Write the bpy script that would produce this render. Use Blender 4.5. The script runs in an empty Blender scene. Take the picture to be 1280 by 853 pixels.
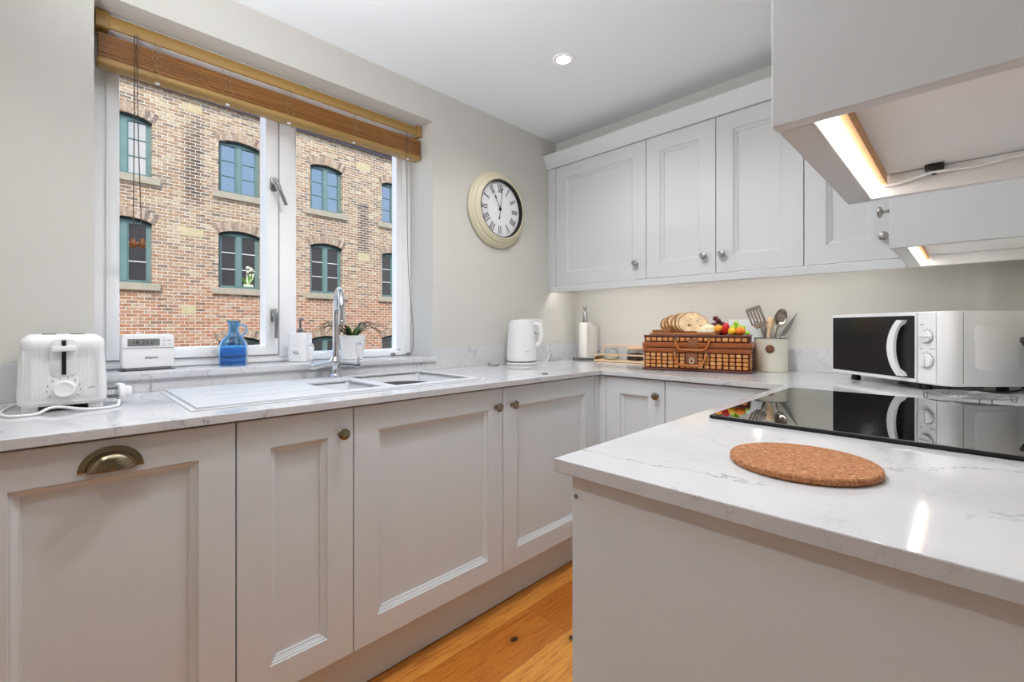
import bpy, bmesh, math, random
from mathutils import Vector, Matrix
random.seed(7)
C = bpy.context.scene.collection
PI = math.pi

# ------------------------------------------------------------------ materials
def lin(h):
    h = h.lstrip('#')
    r = []
    for i in (0, 2, 4):
        c = int(h[i:i+2], 16) / 255
        r.append(c/12.92 if c <= .04045 else ((c+.055)/1.055)**2.4)
    return (*r, 1)

def newmat(name):
    m = bpy.data.materials.new(name)
    m.use_nodes = True
    nt = m.node_tree
    b = nt.nodes['Principled BSDF']
    return m, nt, b

def node(nt, typ, **kw):
    n = nt.nodes.new(typ)
    for k, v in kw.items():
        if k in n.inputs.keys():
            n.inputs[k].default_value = v
        else:
            setattr(n, k, v)
    return n

def pbr(name, col, rough=.5, metal=0, spec=.5, var=.03, scale=8, bump=0, bscale=200, coat=0, emit=None, estr=0, trans=0, ior=1.45, aniso=0):
    m, nt, b = newmat(name)
    b.inputs['Roughness'].default_value = rough
    b.inputs['Metallic'].default_value = metal
    b.inputs['Specular IOR Level'].default_value = spec
    b.inputs['Coat Weight'].default_value = coat
    b.inputs['Transmission Weight'].default_value = trans
    b.inputs['IOR'].default_value = ior
    if aniso:
        b.inputs['Anisotropic'].default_value = aniso
    c = lin(col) if isinstance(col, str) else col
    b.inputs['Base Color'].default_value = c
    if var:
        tc = node(nt, 'ShaderNodeTexCoord')
        nz = node(nt, 'ShaderNodeTexNoise', Scale=scale, Detail=3.0)
        rp = node(nt, 'ShaderNodeValToRGB')
        rp.color_ramp.elements[0].position = .3
        rp.color_ramp.elements[1].position = .7
        rp.color_ramp.elements[0].color = (*[x*(1-var) for x in c[:3]], 1)
        rp.color_ramp.elements[1].color = (*[min(1, x*(1+var)) for x in c[:3]], 1)
        nt.links.new(tc.outputs['Object'], nz.inputs['Vector'])
        nt.links.new(nz.outputs['Fac'], rp.inputs['Fac'])
        nt.links.new(rp.outputs['Color'], b.inputs['Base Color'])
        if bump:
            n2 = node(nt, 'ShaderNodeTexNoise', Scale=bscale, Detail=2.0)
            bp = node(nt, 'ShaderNodeBump', Strength=bump, Distance=.002)
            nt.links.new(tc.outputs['Object'], n2.inputs['Vector'])
            nt.links.new(n2.outputs['Fac'], bp.inputs['Height'])
            nt.links.new(bp.outputs['Normal'], b.inputs['Normal'])
    if emit:
        b.inputs['Emission Color'].default_value = lin(emit)
        b.inputs['Emission Strength'].default_value = estr
    return m

def ramp(nt, stops):
    rp = nt.nodes.new('ShaderNodeValToRGB')
    e = rp.color_ramp.elements
    while len(e) < len(stops):
        e.new(.5)
    for el, (p, c) in zip(e, stops):
        el.position = p
        el.color = lin(c) if isinstance(c, str) else c
    return rp

def mixc(nt, blend='MIX', fac=None):
    n = nt.nodes.new('ShaderNodeMix')
    n.data_type = 'RGBA'
    n.blend_type = blend
    if fac is not None:
        n.inputs[0].default_value = fac
    return n   # inputs 0 fac, 6 A, 7 B; output 2

def math_n(nt, op, a=None, b=None):
    n = nt.nodes.new('ShaderNodeMath')
    n.operation = op
    if a is not None: n.inputs[0].default_value = a
    if b is not None: n.inputs[1].default_value = b
    return n

def mat_quartz():
    m, nt, b = newmat('quartz')
    tc = node(nt, 'ShaderNodeTexCoord')
    L = nt.links.new
    def veins(scale, warp, width, seed):
        mp = node(nt, 'ShaderNodeMapping')
        mp.inputs['Location'].default_value = seed
        mp.inputs['Rotation'].default_value = (.3, .5, .9)
        mp.inputs['Scale'].default_value = (1, 1.7, 1)
        L(tc.outputs['Object'], mp.inputs['Vector'])
        nz = node(nt, 'ShaderNodeTexNoise', Scale=7.0, Detail=6.0, Roughness=.65)
        L(mp.outputs['Vector'], nz.inputs['Vector'])
        vm = node(nt, 'ShaderNodeVectorMath', operation='MULTIPLY_ADD')
        vm.inputs[1].default_value = (warp, warp, warp)
        L(nz.outputs['Color'], vm.inputs[0])
        L(mp.outputs['Vector'], vm.inputs[2])
        vo = node(nt, 'ShaderNodeTexVoronoi', feature='DISTANCE_TO_EDGE', Scale=scale)
        L(vm.outputs['Vector'], vo.inputs['Vector'])
        rp = ramp(nt, [(0, (1, 1, 1, 1)), (width*.35, (.75, .75, .75, 1)), (width, (0, 0, 0, 1))])
        L(vo.outputs['Distance'], rp.inputs['Fac'])
        n2 = node(nt, 'ShaderNodeTexNoise', Scale=3.2, Detail=2.0)
        L(mp.outputs['Vector'], n2.inputs['Vector'])
        r2 = ramp(nt, [(.42, (0, 0, 0, 1)), (.56, (1, 1, 1, 1))])
        L(n2.outputs['Fac'], r2.inputs['Fac'])
        mu = math_n(nt, 'MULTIPLY')
        L(rp.outputs['Color'], mu.inputs[0]); L(r2.outputs['Color'], mu.inputs[1])
        return mu
    v1 = veins(2.6, .20, .0085, (3.1, 1.7, 0.4))
    v2 = veins(5.2, .22, .010, (7.7, 4.2, 2.0))
    v2s = math_n(nt, 'MULTIPLY', b=.45); L(v2.outputs[0], v2s.inputs[0])
    mx = math_n(nt, 'MAXIMUM'); L(v1.outputs[0], mx.inputs[0]); L(v2s.outputs[0], mx.inputs[1])
    sc = math_n(nt, 'MULTIPLY', b=.72); L(mx.outputs[0], sc.inputs[0])
    base = ramp(nt, [(.3, '#c8c8ca'), (.7, '#d1d1d2')])
    nb = node(nt, 'ShaderNodeTexNoise', Scale=5.0, Detail=4.0)
    L(tc.outputs['Object'], nb.inputs['Vector']); L(nb.outputs['Fac'], base.inputs['Fac'])
    mc = mixc(nt)
    L(sc.outputs[0], mc.inputs[0]); L(base.outputs['Color'], mc.inputs[6])
    mc.inputs[7].default_value = lin('#6d6c6d')
    L(mc.outputs[2], b.inputs['Base Color'])
    b.inputs['Roughness'].default_value = .08
    b.inputs['Specular IOR Level'].default_value = .5
    return m

def mat_brick():
    m, nt, b = newmat('old_brick')
    L = nt.links.new
    tc = node(nt, 'ShaderNodeTexCoord')
    sp = node(nt, 'ShaderNodeSeparateXYZ'); L(tc.outputs['Object'], sp.inputs[0])
    cb = node(nt, 'ShaderNodeCombineXYZ')
    L(sp.outputs['X'], cb.inputs['X']); L(sp.outputs['Z'], cb.inputs['Y'])
    wn = node(nt, 'ShaderNodeTexNoise', Scale=9.0, Detail=2.0)
    L(cb.outputs[0], wn.inputs['Vector'])
    wv = node(nt, 'ShaderNodeVectorMath', operation='MULTIPLY_ADD')
    wv.inputs[1].default_value = (.03, .024, 0)
    L(wn.outputs['Color'], wv.inputs[0]); L(cb.outputs[0], wv.inputs[2])
    br = node(nt, 'ShaderNodeTexBrick', Scale=1.0)
    br.inputs['Color1'].default_value = (0, 0, 0, 1)
    br.inputs['Color2'].default_value = (1, 1, 1, 1)
    br.inputs['Mortar'].default_value = (.5, .5, .5, 1)
    br.inputs['Brick Width'].default_value = .225
    br.inputs['Row Height'].default_value = .08
    br.inputs['Mortar Size'].default_value = .009
    br.inputs['Mortar Smooth'].default_value = .35
    br.inputs['Bias'].default_value = 0
    L(wv.outputs[0], br.inputs['Vector'])
    tones = ramp(nt, [(0, '#948472'), (.12, '#a5917b'), (.30, '#bb9673'), (.5, '#c8a985'), (.66, '#b89a7e'), (.8, '#cdb391'), (1, '#d8c7a4')])
    L(br.outputs['Color'], tones.inputs['Fac'])
    # warm red brick lower down, pale weathered brick above
    tones2 = ramp(nt, [(0, '#9a7c66'), (.14, '#bc8868'), (.4, '#d39a74'), (.6, '#cc8d68'), (.8, '#d6aa88'), (1, '#d0b79c')])
    L(br.outputs['Color'], tones2.inputs['Fac'])
    nz = node(nt, 'ShaderNodeTexNoise', Scale=.8, Detail=4.0)
    L(cb.outputs[0], nz.inputs['Vector'])
    mr = node(nt, 'ShaderNodeMapRange'); mr.inputs[1].default_value = 1.0; mr.inputs[2].default_value = 5.0
    L(sp.outputs['Z'], mr.inputs[0])
    ad = math_n(nt, 'ADD'); L(mr.outputs[0], ad.inputs[0]); L(nz.outputs['Fac'], ad.inputs[1])
    r3 = ramp(nt, [(.55, (0, 0, 0, 1)), (1.0, (1, 1, 1, 1))]); L(ad.outputs[0], r3.inputs['Fac'])
    m1 = mixc(nt); L(r3.outputs['Color'], m1.inputs[0]); L(tones2.outputs['Color'], m1.inputs[6]); L(tones.outputs['Color'], m1.inputs[7])
    # small blotches
    n4 = node(nt, 'ShaderNodeTexNoise', Scale=11.0, Detail=7.0, Roughness=.8); L(cb.outputs[0], n4.inputs['Vector'])
    r4 = ramp(nt, [(.28, '#5c554f'), (.48, '#e6e2dc'), (.62, '#ffffff'), (1, '#ffffff')]); L(n4.outputs['Fac'], r4.inputs['Fac'])
    m2 = mixc(nt, 'MULTIPLY', .9); L(m1.outputs[2], m2.inputs[6]); L(r4.outputs['Color'], m2.inputs[7])
    prev = m2
    for (xc, za, zb) in ((5.28, 3.5, 5.1), (.62, 4.2, 6.2)):
        sx = math_n(nt, 'SUBTRACT', b=xc); L(sp.outputs['X'], sx.inputs[0]); ab = math_n(nt, 'ABSOLUTE'); L(sx.outputs[0], ab.inputs[0])
        lx = node(nt, 'ShaderNodeMapRange'); lx.inputs[1].default_value = .12; lx.inputs[2].default_value = .26; lx.inputs[3].default_value = 1; lx.inputs[4].default_value = 0; L(ab.outputs[0], lx.inputs[0])
        sz = math_n(nt, 'SUBTRACT', b=(za+zb)/2); L(sp.outputs['Z'], sz.inputs[0]); az = math_n(nt, 'ABSOLUTE'); L(sz.outputs[0], az.inputs[0])
        lz = node(nt, 'ShaderNodeMapRange'); lz.inputs[1].default_value = (zb-za)/2-.2; lz.inputs[2].default_value = (zb-za)/2+.2; lz.inputs[3].default_value = 1; lz.inputs[4].default_value = 0; L(az.outputs[0], lz.inputs[0])
        mm = math_n(nt, 'MULTIPLY'); L(lx.outputs[0], mm.inputs[0]); L(lz.outputs[0], mm.inputs[1])
        m3 = math_n(nt, 'MULTIPLY', b=.75); L(mm.outputs[0], m3.inputs[0])
        dk = mixc(nt, 'MULTIPLY'); L(m3.outputs[0], dk.inputs[0]); L(prev.outputs[2], dk.inputs[6]); dk.inputs[7].default_value = lin('#8f8580')
        prev = dk
    m2 = prev
    mo = mixc(nt); L(br.outputs['Fac'], mo.inputs[0]); L(m2.outputs[2], mo.inputs[6]); mo.inputs[7].default_value = lin('#e2d9c9')
    L(mo.outputs[2], b.inputs['Base Color'])
    b.inputs['Roughness'].default_value = .9
    bp = node(nt, 'ShaderNodeBump', Strength=.6, Distance=.01); bp.invert = True
    L(br.outputs['Fac'], bp.inputs['Height']); L(bp.outputs['Normal'], b.inputs['Normal'])
    return m

def mat_arch():
    m, nt, b = newmat('arch_brick')
    L = nt.links.new
    g = node(nt, 'ShaderNodeNewGeometry')
    rp = ramp(nt, [(0, '#80746a'), (.3, '#a58f7c'), (.6, '#bca28a'), (1, '#cdb9a0')])
    L(g.outputs['Random Per Island'], rp.inputs['Fac'])
    tc = node(nt, 'ShaderNodeTexCoord')
    n4 = node(nt, 'ShaderNodeTexNoise', Scale=14.0, Detail=5.0); L(tc.outputs['Object'], n4.inputs['Vector'])
    r4 = ramp(nt, [(.3, '#857a70'), (.55, '#ffffff')]); L(n4.outputs['Fac'], r4.inputs['Fac'])
    m2 = mixc(nt, 'MULTIPLY', .6); L(rp.outputs['Color'], m2.inputs[6]); L(r4.outputs['Color'], m2.inputs[7])
    L(m2.outputs[2], b.inputs['Base Color'])
    b.inputs['Roughness'].default_value = .9
    return m

def mat_oak():
    m, nt, b = newmat('oak_floor')
    L = nt.links.new
    tc = node(nt, 'ShaderNodeTexCoord')
    sp = node(nt, 'ShaderNodeSeparateXYZ'); L(tc.outputs['Object'], sp.inputs[0])
    cb = node(nt, 'ShaderNodeCombineXYZ'); L(sp.outputs['Y'], cb.inputs['X']); L(sp.outputs['X'], cb.inputs['Y'])
    mp = node(nt, 'ShaderNodeMapping'); mp.inputs['Location'].default_value = (1.16, -.065, 0); L(cb.outputs[0], mp.inputs['Vector'])
    br = node(nt, 'ShaderNodeTexBrick', Scale=1.0)
    br.inputs['Color1'].default_value = (0, 0, 0, 1); br.inputs['Color2'].default_value = (1, 1, 1, 1)
    br.inputs['Mortar'].default_value = (.4, .4, .4, 1)
    br.inputs['Brick Width'].default_value = 1.45; br.inputs['Row Height'].default_value = .19
    br.inputs['Mortar Size'].default_value = .0006; br.inputs['Mortar Smooth'].default_value = .2
    L(mp.outputs[0], br.inputs['Vector'])
    st = node(nt, 'ShaderNodeMapping'); st.inputs['Scale'].default_value = (2.2, 26, 1); L(mp.outputs[0], st.inputs['Vector'])
    off = node(nt, 'ShaderNodeVectorMath', operation='MULTIPLY_ADD'); off.inputs[1].default_value = (5, 5, 5)
    L(br.outputs['Color'], off.inputs[0]); L(st.outputs[0], off.inputs[2])
    n1 = node(nt, 'ShaderNodeTexNoise', Scale=2.2, Detail=8.0, Roughness=.68, Distortion=1.4); L(off.outputs[0], n1.inputs['Vector'])
    grain = ramp(nt, [(.28, '#9a581f'), (.42, '#cd863b'), (.55, '#e6a54c'), (.62, '#d5913f'), (.75, '#eeb566')]); L(n1.outputs['Fac'], grain.inputs['Fac'])
    pl = ramp(nt, [(0, '#c9a274'), (.5, '#eed4b2'), (1, '#ffffff')]); L(br.outputs['Color'], pl.inputs['Fac'])
    m1 = mixc(nt, 'MULTIPLY', 1.0); L(grain.outputs['Color'], m1.inputs[6]); L(pl.outputs['Color'], m1.inputs[7])
    # knots
    km = node(nt, 'ShaderNodeMapping'); km.inputs['Scale'].default_value = (2.0, 5.0, 1); km.inputs['Location'].default_value = (.35, .3, 0); L(mp.outputs[0], km.inputs['Vector'])
    vo = node(nt, 'ShaderNodeTexVoronoi', Scale=1.0); L(km.outputs[0], vo.inputs['Vector'])
    kr = ramp(nt, [(0, (1, 1, 1, 1)), (.05, (.9, .9, .9, 1)), (.1, (.12, .12, .12, 1)), (.25, (0, 0, 0, 1))]); L(vo.outputs['Distance'], kr.inputs['Fac'])
    acc = kr.outputs['Color']
    for (kx, ky, kw, kl) in ((.723, -1.325, .010, .016), (.862, -1.172, .009, .015)):
        vs = node(nt, 'ShaderNodeVectorMath', operation='SUBTRACT'); vs.inputs[1].default_value = (kx, ky, 0); L(tc.outputs['Object'], vs.inputs[0])
        vm = node(nt, 'ShaderNodeVectorMath', operation='MULTIPLY'); vm.inputs[1].default_value = (1/kw, 1/kl, 0); L(vs.outputs[0], vm.inputs[0])
        ln = node(nt, 'ShaderNodeVectorMath', operation='LENGTH'); L(vm.outputs[0], ln.inputs[0])
        nn = math_n(nt, 'MULTIPLY_ADD', b=.9); nn.inputs[2].default_value = -.45; L(n1.outputs['Fac'], nn.inputs[0])
        sm = math_n(nt, 'ADD'); L(ln.outputs['Value'], sm.inputs[0]); L(nn.outputs[0], sm.inputs[1])
        k2 = ramp(nt, [(0, (1, 1, 1, 1)), (.2, (.95, .95, .95, 1)), (.3, (.3, .3, .3, 1)), (.6, (.1, .1, .1, 1)), (1, (0, 0, 0, 1))])
        sc3 = math_n(nt, 'MULTIPLY', b=.25); L(sm.outputs[0], sc3.inputs[0]); L(sc3.outputs[0], k2.inputs['Fac'])
        mxk = math_n(nt, 'MAXIMUM'); L(acc, mxk.inputs[0]); L(k2.outputs['Color'], mxk.inputs[1]); acc = mxk.outputs[0]
    m2 = mixc(nt); L(acc, m2.inputs[0]); L(m1.outputs[2], m2.inputs[6]); m2.inputs[7].default_value = lin('#2d1304')
    m3 = mixc(nt); L(br.outputs['Fac'], m3.inputs[0]); L(m2.outputs[2], m3.inputs[6]); m3.inputs[7].default_value = lin('#5a3310')
    L(m3.outputs[2], b.inputs['Base Color'])
    b.inputs['Roughness'].default_value = .38
    return m

def mat_wood(name, c1, c2, axis=(1, 1, 1), scale=6, rough=.45, coat=0):
    m, nt, b = newmat(name)
    L = nt.links.new
    tc = node(nt, 'ShaderNodeTexCoord')
    mp = node(nt, 'ShaderNodeMapping'); mp.inputs['Scale'].default_value = axis; L(tc.outputs['Object'], mp.inputs['Vector'])
    nz = node(nt, 'ShaderNodeTexNoise', Scale=scale, Detail=6.0, Roughness=.6, Distortion=.5); L(mp.outputs[0], nz.inputs['Vector'])
    rp = ramp(nt, [(.3, c1), (.7, c2)]); L(nz.outputs['Fac'], rp.inputs['Fac']); L(rp.outputs['Color'], b.inputs['Base Color'])
    b.inputs['Roughness'].default_value = rough
    b.inputs['Coat Weight'].default_value = coat
    return m

def mat_cork():
    m, nt, b = newmat('cork')
    L = nt.links.new
    tc = node(nt, 'ShaderNodeTexCoord')
    vo = node(nt, 'ShaderNodeTexVoronoi', Scale=330.0); L(tc.outputs['Object'], vo.inputs['Vector'])
    sc = node(nt, 'ShaderNodeSeparateColor'); L(vo.outputs['Color'], sc.inputs[0])
    rp = ramp(nt, [(0, '#84502a'), (.15, '#9a6138'), (.6, '#a87046'), (.9, '#b37f55'), (1, '#c59a74')]); L(sc.outputs[0], rp.inputs['Fac'])
    L(rp.outputs['Color'], b.inputs['Base Color'])
    b.inputs['Roughness'].default_value = .8
    bp = node(nt, 'ShaderNodeBump', Strength=.4, Distance=.0006); L(vo.outputs['Distance'], bp.inputs['Height']); L(bp.outputs['Normal'], b.inputs['Normal'])
    return m

def mat_pane(name, tint=(1, 1, 1, 1), refl=.5):
    m = bpy.data.materials.new(name); m.use_nodes = True
    nt = m.node_tree; nt.nodes.clear(); L = nt.links.new
    out = node(nt, 'ShaderNodeOutputMaterial')
    tr = node(nt, 'ShaderNodeBsdfTransparent'); tr.inputs['Color'].default_value = tint
    gl = node(nt, 'ShaderNodeBsdfGlossy'); gl.inputs['Roughness'].default_value = .0
    lw = node(nt, 'ShaderNodeLayerWeight', Blend=.5)
    pw = math_n(nt, 'POWER', b=4.0); L(lw.outputs['Facing'], pw.inputs[0])
    ma = math_n(nt, 'MULTIPLY_ADD', b=.8); ma.inputs[2].default_value = .05; L(pw.outputs[0], ma.inputs[0])
    mu = math_n(nt, 'MULTIPLY', b=refl); L(ma.outputs[0], mu.inputs[0])
    mx = node(nt, 'ShaderNodeMixShader'); L(mu.outputs[0], mx.inputs[0]); L(tr.outputs[0], mx.inputs[1]); L(gl.outputs[0], mx.inputs[2])
    L(mx.outputs[0], out.inputs['Surface'])
    return m

def mat_mirror_black(name, ior, col='#060607', rough=.01):
    m = bpy.data.materials.new(name); m.use_nodes = True
    nt = m.node_tree; nt.nodes.clear(); L = nt.links.new
    out = node(nt, 'ShaderNodeOutputMaterial')
    df = node(nt, 'ShaderNodeBsdfDiffuse'); df.inputs['Color'].default_value = lin(col)
    gl = node(nt, 'ShaderNodeBsdfGlossy'); gl.inputs['Roughness'].default_value = rough
    gl.inputs['Color'].default_value = (1, 1, 1, 1)
    fr = node(nt, 'ShaderNodeFresnel', IOR=ior)
    mx = node(nt, 'ShaderNodeMixShader'); L(fr.outputs[0], mx.inputs[0]); L(df.outputs[0], mx.inputs[1]); L(gl.outputs[0], mx.inputs[2])
    L(mx.outputs[0], out.inputs['Surface'])
    return m

def mat_stripes(name, c1, c2, scale, axis='X', rough=.5):
    m, nt, b = newmat(name); L = nt.links.new
    tc = node(nt, 'ShaderNodeTexCoord')
    wv = node(nt, 'ShaderNodeTexWave', Scale=scale, bands_direction=axis); L(tc.outputs['Object'], wv.inputs['Vector'])
    rp = ramp(nt, [(.2, c1), (.8, c2)]); L(wv.outputs['Fac'], rp.inputs['Fac']); L(rp.outputs['Color'], b.inputs['Base Color'])
    b.inputs['Roughness'].default_value = rough
    bp = node(nt, 'ShaderNodeBump', Strength=.5, Distance=.001); L(wv.outputs['Fac'], bp.inputs['Height']); L(bp.outputs['Normal'], b.inputs['Normal'])
    return m

M = dict(
    wall=pbr('wall_paint', '#cac7c0', .85, var=.012, scale=2, bump=.05),
    ceil=pbr('ceiling_paint', '#e6eaeb', .9, var=.01, scale=2),
    white=pbr('white_gloss_paint', '#fafafa', .35, var=.01),
    cab=pbr('cabinet_paint', '#d8dee1', .42, var=.008, scale=3),
    upper=pbr('pale_cabinet_paint', '#cfd0d0', .42, var=.008, scale=3),
    under=pbr('white_board', '#e8e8e8', .5, var=.01),
    kick=pbr('plinth_paint', '#d2dce3', .5, var=.01),
    dark=pbr('dark_gap', '#1c1b19', .8, var=0),
    quartz=mat_quartz(), brick=mat_brick(), arch=mat_arch(), oak=mat_oak(), cork=mat_cork(),
    brass=pbr('antique_brass', '#93866f', .22, metal=1, var=.1, scale=60),
    nickel=pbr('brushed_nickel', '#a8a6a2', .25, metal=1, var=.05),
    chrome=pbr('chrome', '#d8dade', .07, metal=1, var=0),
    steel=pbr('polished_steel', '#a2968c', .13, metal=1, var=.03),
    satin=pbr('satin_steel', '#9a9a98', .35, metal=1, var=.04),
    plastic=pbr('white_plastic', '#e6e6e6', .35, var=.01),
    plastic2=pbr('pale_grey_plastic', '#d9dadb', .4, var=.01),
    ceramic=pbr('white_ceramic', '#eeeeee', .18, var=.01, coat=.3),
    composite=pbr('sink_composite', '#cfd0d2', .4, var=.02, scale=60),
    black=pbr('black_plastic', '#101010', .4, var=.05),
    grey=pbr('grey_plastic', '#77787a', .5, var=.03),
    rackwire=pbr('rack_wire', '#8d8d8f', .25, metal=1, var=0), bowlgrey=pbr('dark_bowl', '#3c3d40', .5, var=.05), slate=pbr('slate_grey', '#55565a', .55, var=.12, scale=30),
    ink=pbr('dark_ink', '#3c3c3e', .7, var=0),
    ink2=pbr('grey_ink', '#8a8a8c', .7, var=0),
    lcd=pbr('lcd_screen', '#7b7f7a', .25, var=.05),
    hob=mat_mirror_black('hob_glass', 6.0),
    ovenglass=mat_mirror_black('oven_door_glass', 1.28, '#262627', .12),
    pane=mat_pane('window_glass', refl=.05),
    facepane=mat_mirror_black('old_window_glass', 3.4, '#2b2e30', .02), shadegap=pbr('arch_shade_and_gap', '#1f2b2a', .7, var=.1),
    clear=mat_pane('clear_jar_glass', (.96, .97, .965, 1), .8),
    blue=pbr('blue_glass', '#9fd2fa', .03, trans=1, ior=1.45, var=0),
    bluewater=pbr('blue_liquid', '#9ccafa', .05, trans=.95, ior=1.33, var=0),
    teal=pbr('teal_paint', '#75908b', .55, var=.06, scale=4),
    stone=pbr('sill_stone', '#b6ab95', .85, var=.08, scale=6),
    stone2=pbr('pale_stone_block', '#cdbd96', .9, var=.1, scale=8),
    gutter=pbr('eaves_dark', '#716a70', .8, var=.15, scale=5),
    slatw=mat_wood('blind_wood', '#7c4c20', '#b27c3c', (30, .7, 30), 5, .35),
    railw=mat_wood('blind_rail_wood', '#9f7c40', '#b69256', (30, .6, 30), 4, .32),
    cordm=pbr('blind_cord', '#a8906c', .8, var=.1),
    cordd=pbr('dark_cord', '#5a4c42', .8, var=.1),
    acorn=mat_wood('acorn_wood', '#6b3c17', '#8c5424', (8, 8, 2), 30, .4),
    cream=pbr('cream_enamel', '#d3ccae', .35, var=.02, coat=.2),
    creamd=pbr('cream_tin', '#dedccb', .35, var=.02, coat=.2),
    dial=pbr('clock_dial', '#e6e6e8', .6, var=.01),
    pale=mat_wood('pale_wood', '#d8b48a', '#e8cba6', (3, 20, 20), 6, .55),
    batten=mat_wood('raw_batten', '#c99a68', '#d8ac7c', (20, 2, 20), 6, .7),
    board=mat_wood('board_wood', '#a86a3a', '#c4834c', (3, 25, 25), 8, .5),
    roundel=mat_wood('roundel_wood', '#5f3a22', '#7d5030', (6, 6, 20), 20, .5),
    wick_d=pbr('wicker_dark', '#5b2410', .45, var=.25, scale=50),
    wick_l2=pbr('wicker_pale', '#daa066', .45, var=.2, scale=80), wick_l=pbr('wicker_light', '#cf8b49', .45, var=.2, scale=80),
    wick_m=mat_stripes('wicker_wrap', '#7a3512', '#b5662c', 90, 'X', .4),
    leather=pbr('tan_leather', '#b56a30', .45, var=.12, scale=40),
    leatherd=pbr('brown_leather', '#8a5636', .4, var=.12, scale=40),
    crust=pbr('bread_crust', '#96663a', .85, var=.25, scale=40, bump=.4),
    crumb=pbr('bread_crumb', '#d8be98', .9, var=.22, scale=45, bump=.5, bscale=150),
    redgrape=pbr('red_grape', '#4c1420', .3, var=.25, scale=40),
    greengrape=pbr('green_grape', '#9cc23c', .3, var=.12, scale=40),
    orange=pbr('orange_fruit', '#ee8426', .5, var=.12, scale=60),
    yellow=pbr('yellow_fruit', '#f3c02c', .5, var=.1, scale=60),
    melon=pbr('apricot_fruit', '#f2a93a', .5, var=.1, scale=60),
    redberry=pbr('red_fruit', '#c8201a', .3, var=.15, scale=60),
    cheese=pbr('pale_cheese', '#e5dbbd', .7, var=.1, scale=50, bump=.4),
    paper=pbr('paper_towel', '#ece8e2', .95, var=.02, bump=.3, bscale=300),
    card=pbr('white_card', '#e6ebee', .6, var=.01),
    bluedot=pbr('blue_print', '#2d5f9e', .6, var=0),
    coffee=pbr('coffee_beans', '#3a1a0e', .7, var=.3, scale=120),
    sugar=pbr('pale_granules', '#d8d0bd', .9, var=.1, scale=150),
    soil=pbr('potting_soil', '#3a2b20', .95, var=.3, scale=80),
    leaf=pbr('leaf_green', '#6f9a3c', .45, var=.2, scale=20),
    leafd=pbr('leaf_variegated', '#7c8a6a', .5, var=.25, scale=25),
    leafdk=pbr('leaf_dark_stripe', '#4b5a48', .5, var=.25, scale=25),
    led=pbr('led_strip', '#ffffff', .5, var=0, emit='#fffdfa', estr=22), led2=pbr('led_strip_back', '#ffffff', .5, var=0, emit='#fffdfa', estr=19), led3=pbr('led_strip_far', '#ffffff', .5, var=0, emit='#fffdfa', estr=72),
    bulb=pbr('downlight_lens', '#ffffff', .5, var=0, emit='#fff8ee', estr=12),
    road=pbr('street_surface', '#7d7a75', .9, var=.1, scale=2),
    render=pbr('render_wall', '#8b8178', .9, var=.08, scale=2),
    clearplastic=pbr('clear_plastic_dish', '#d5d7d8', .15, var=.02, trans=.5),
    flower=pbr('white_flower', '#e8ecc8', .7, var=.1, scale=20),
)

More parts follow.
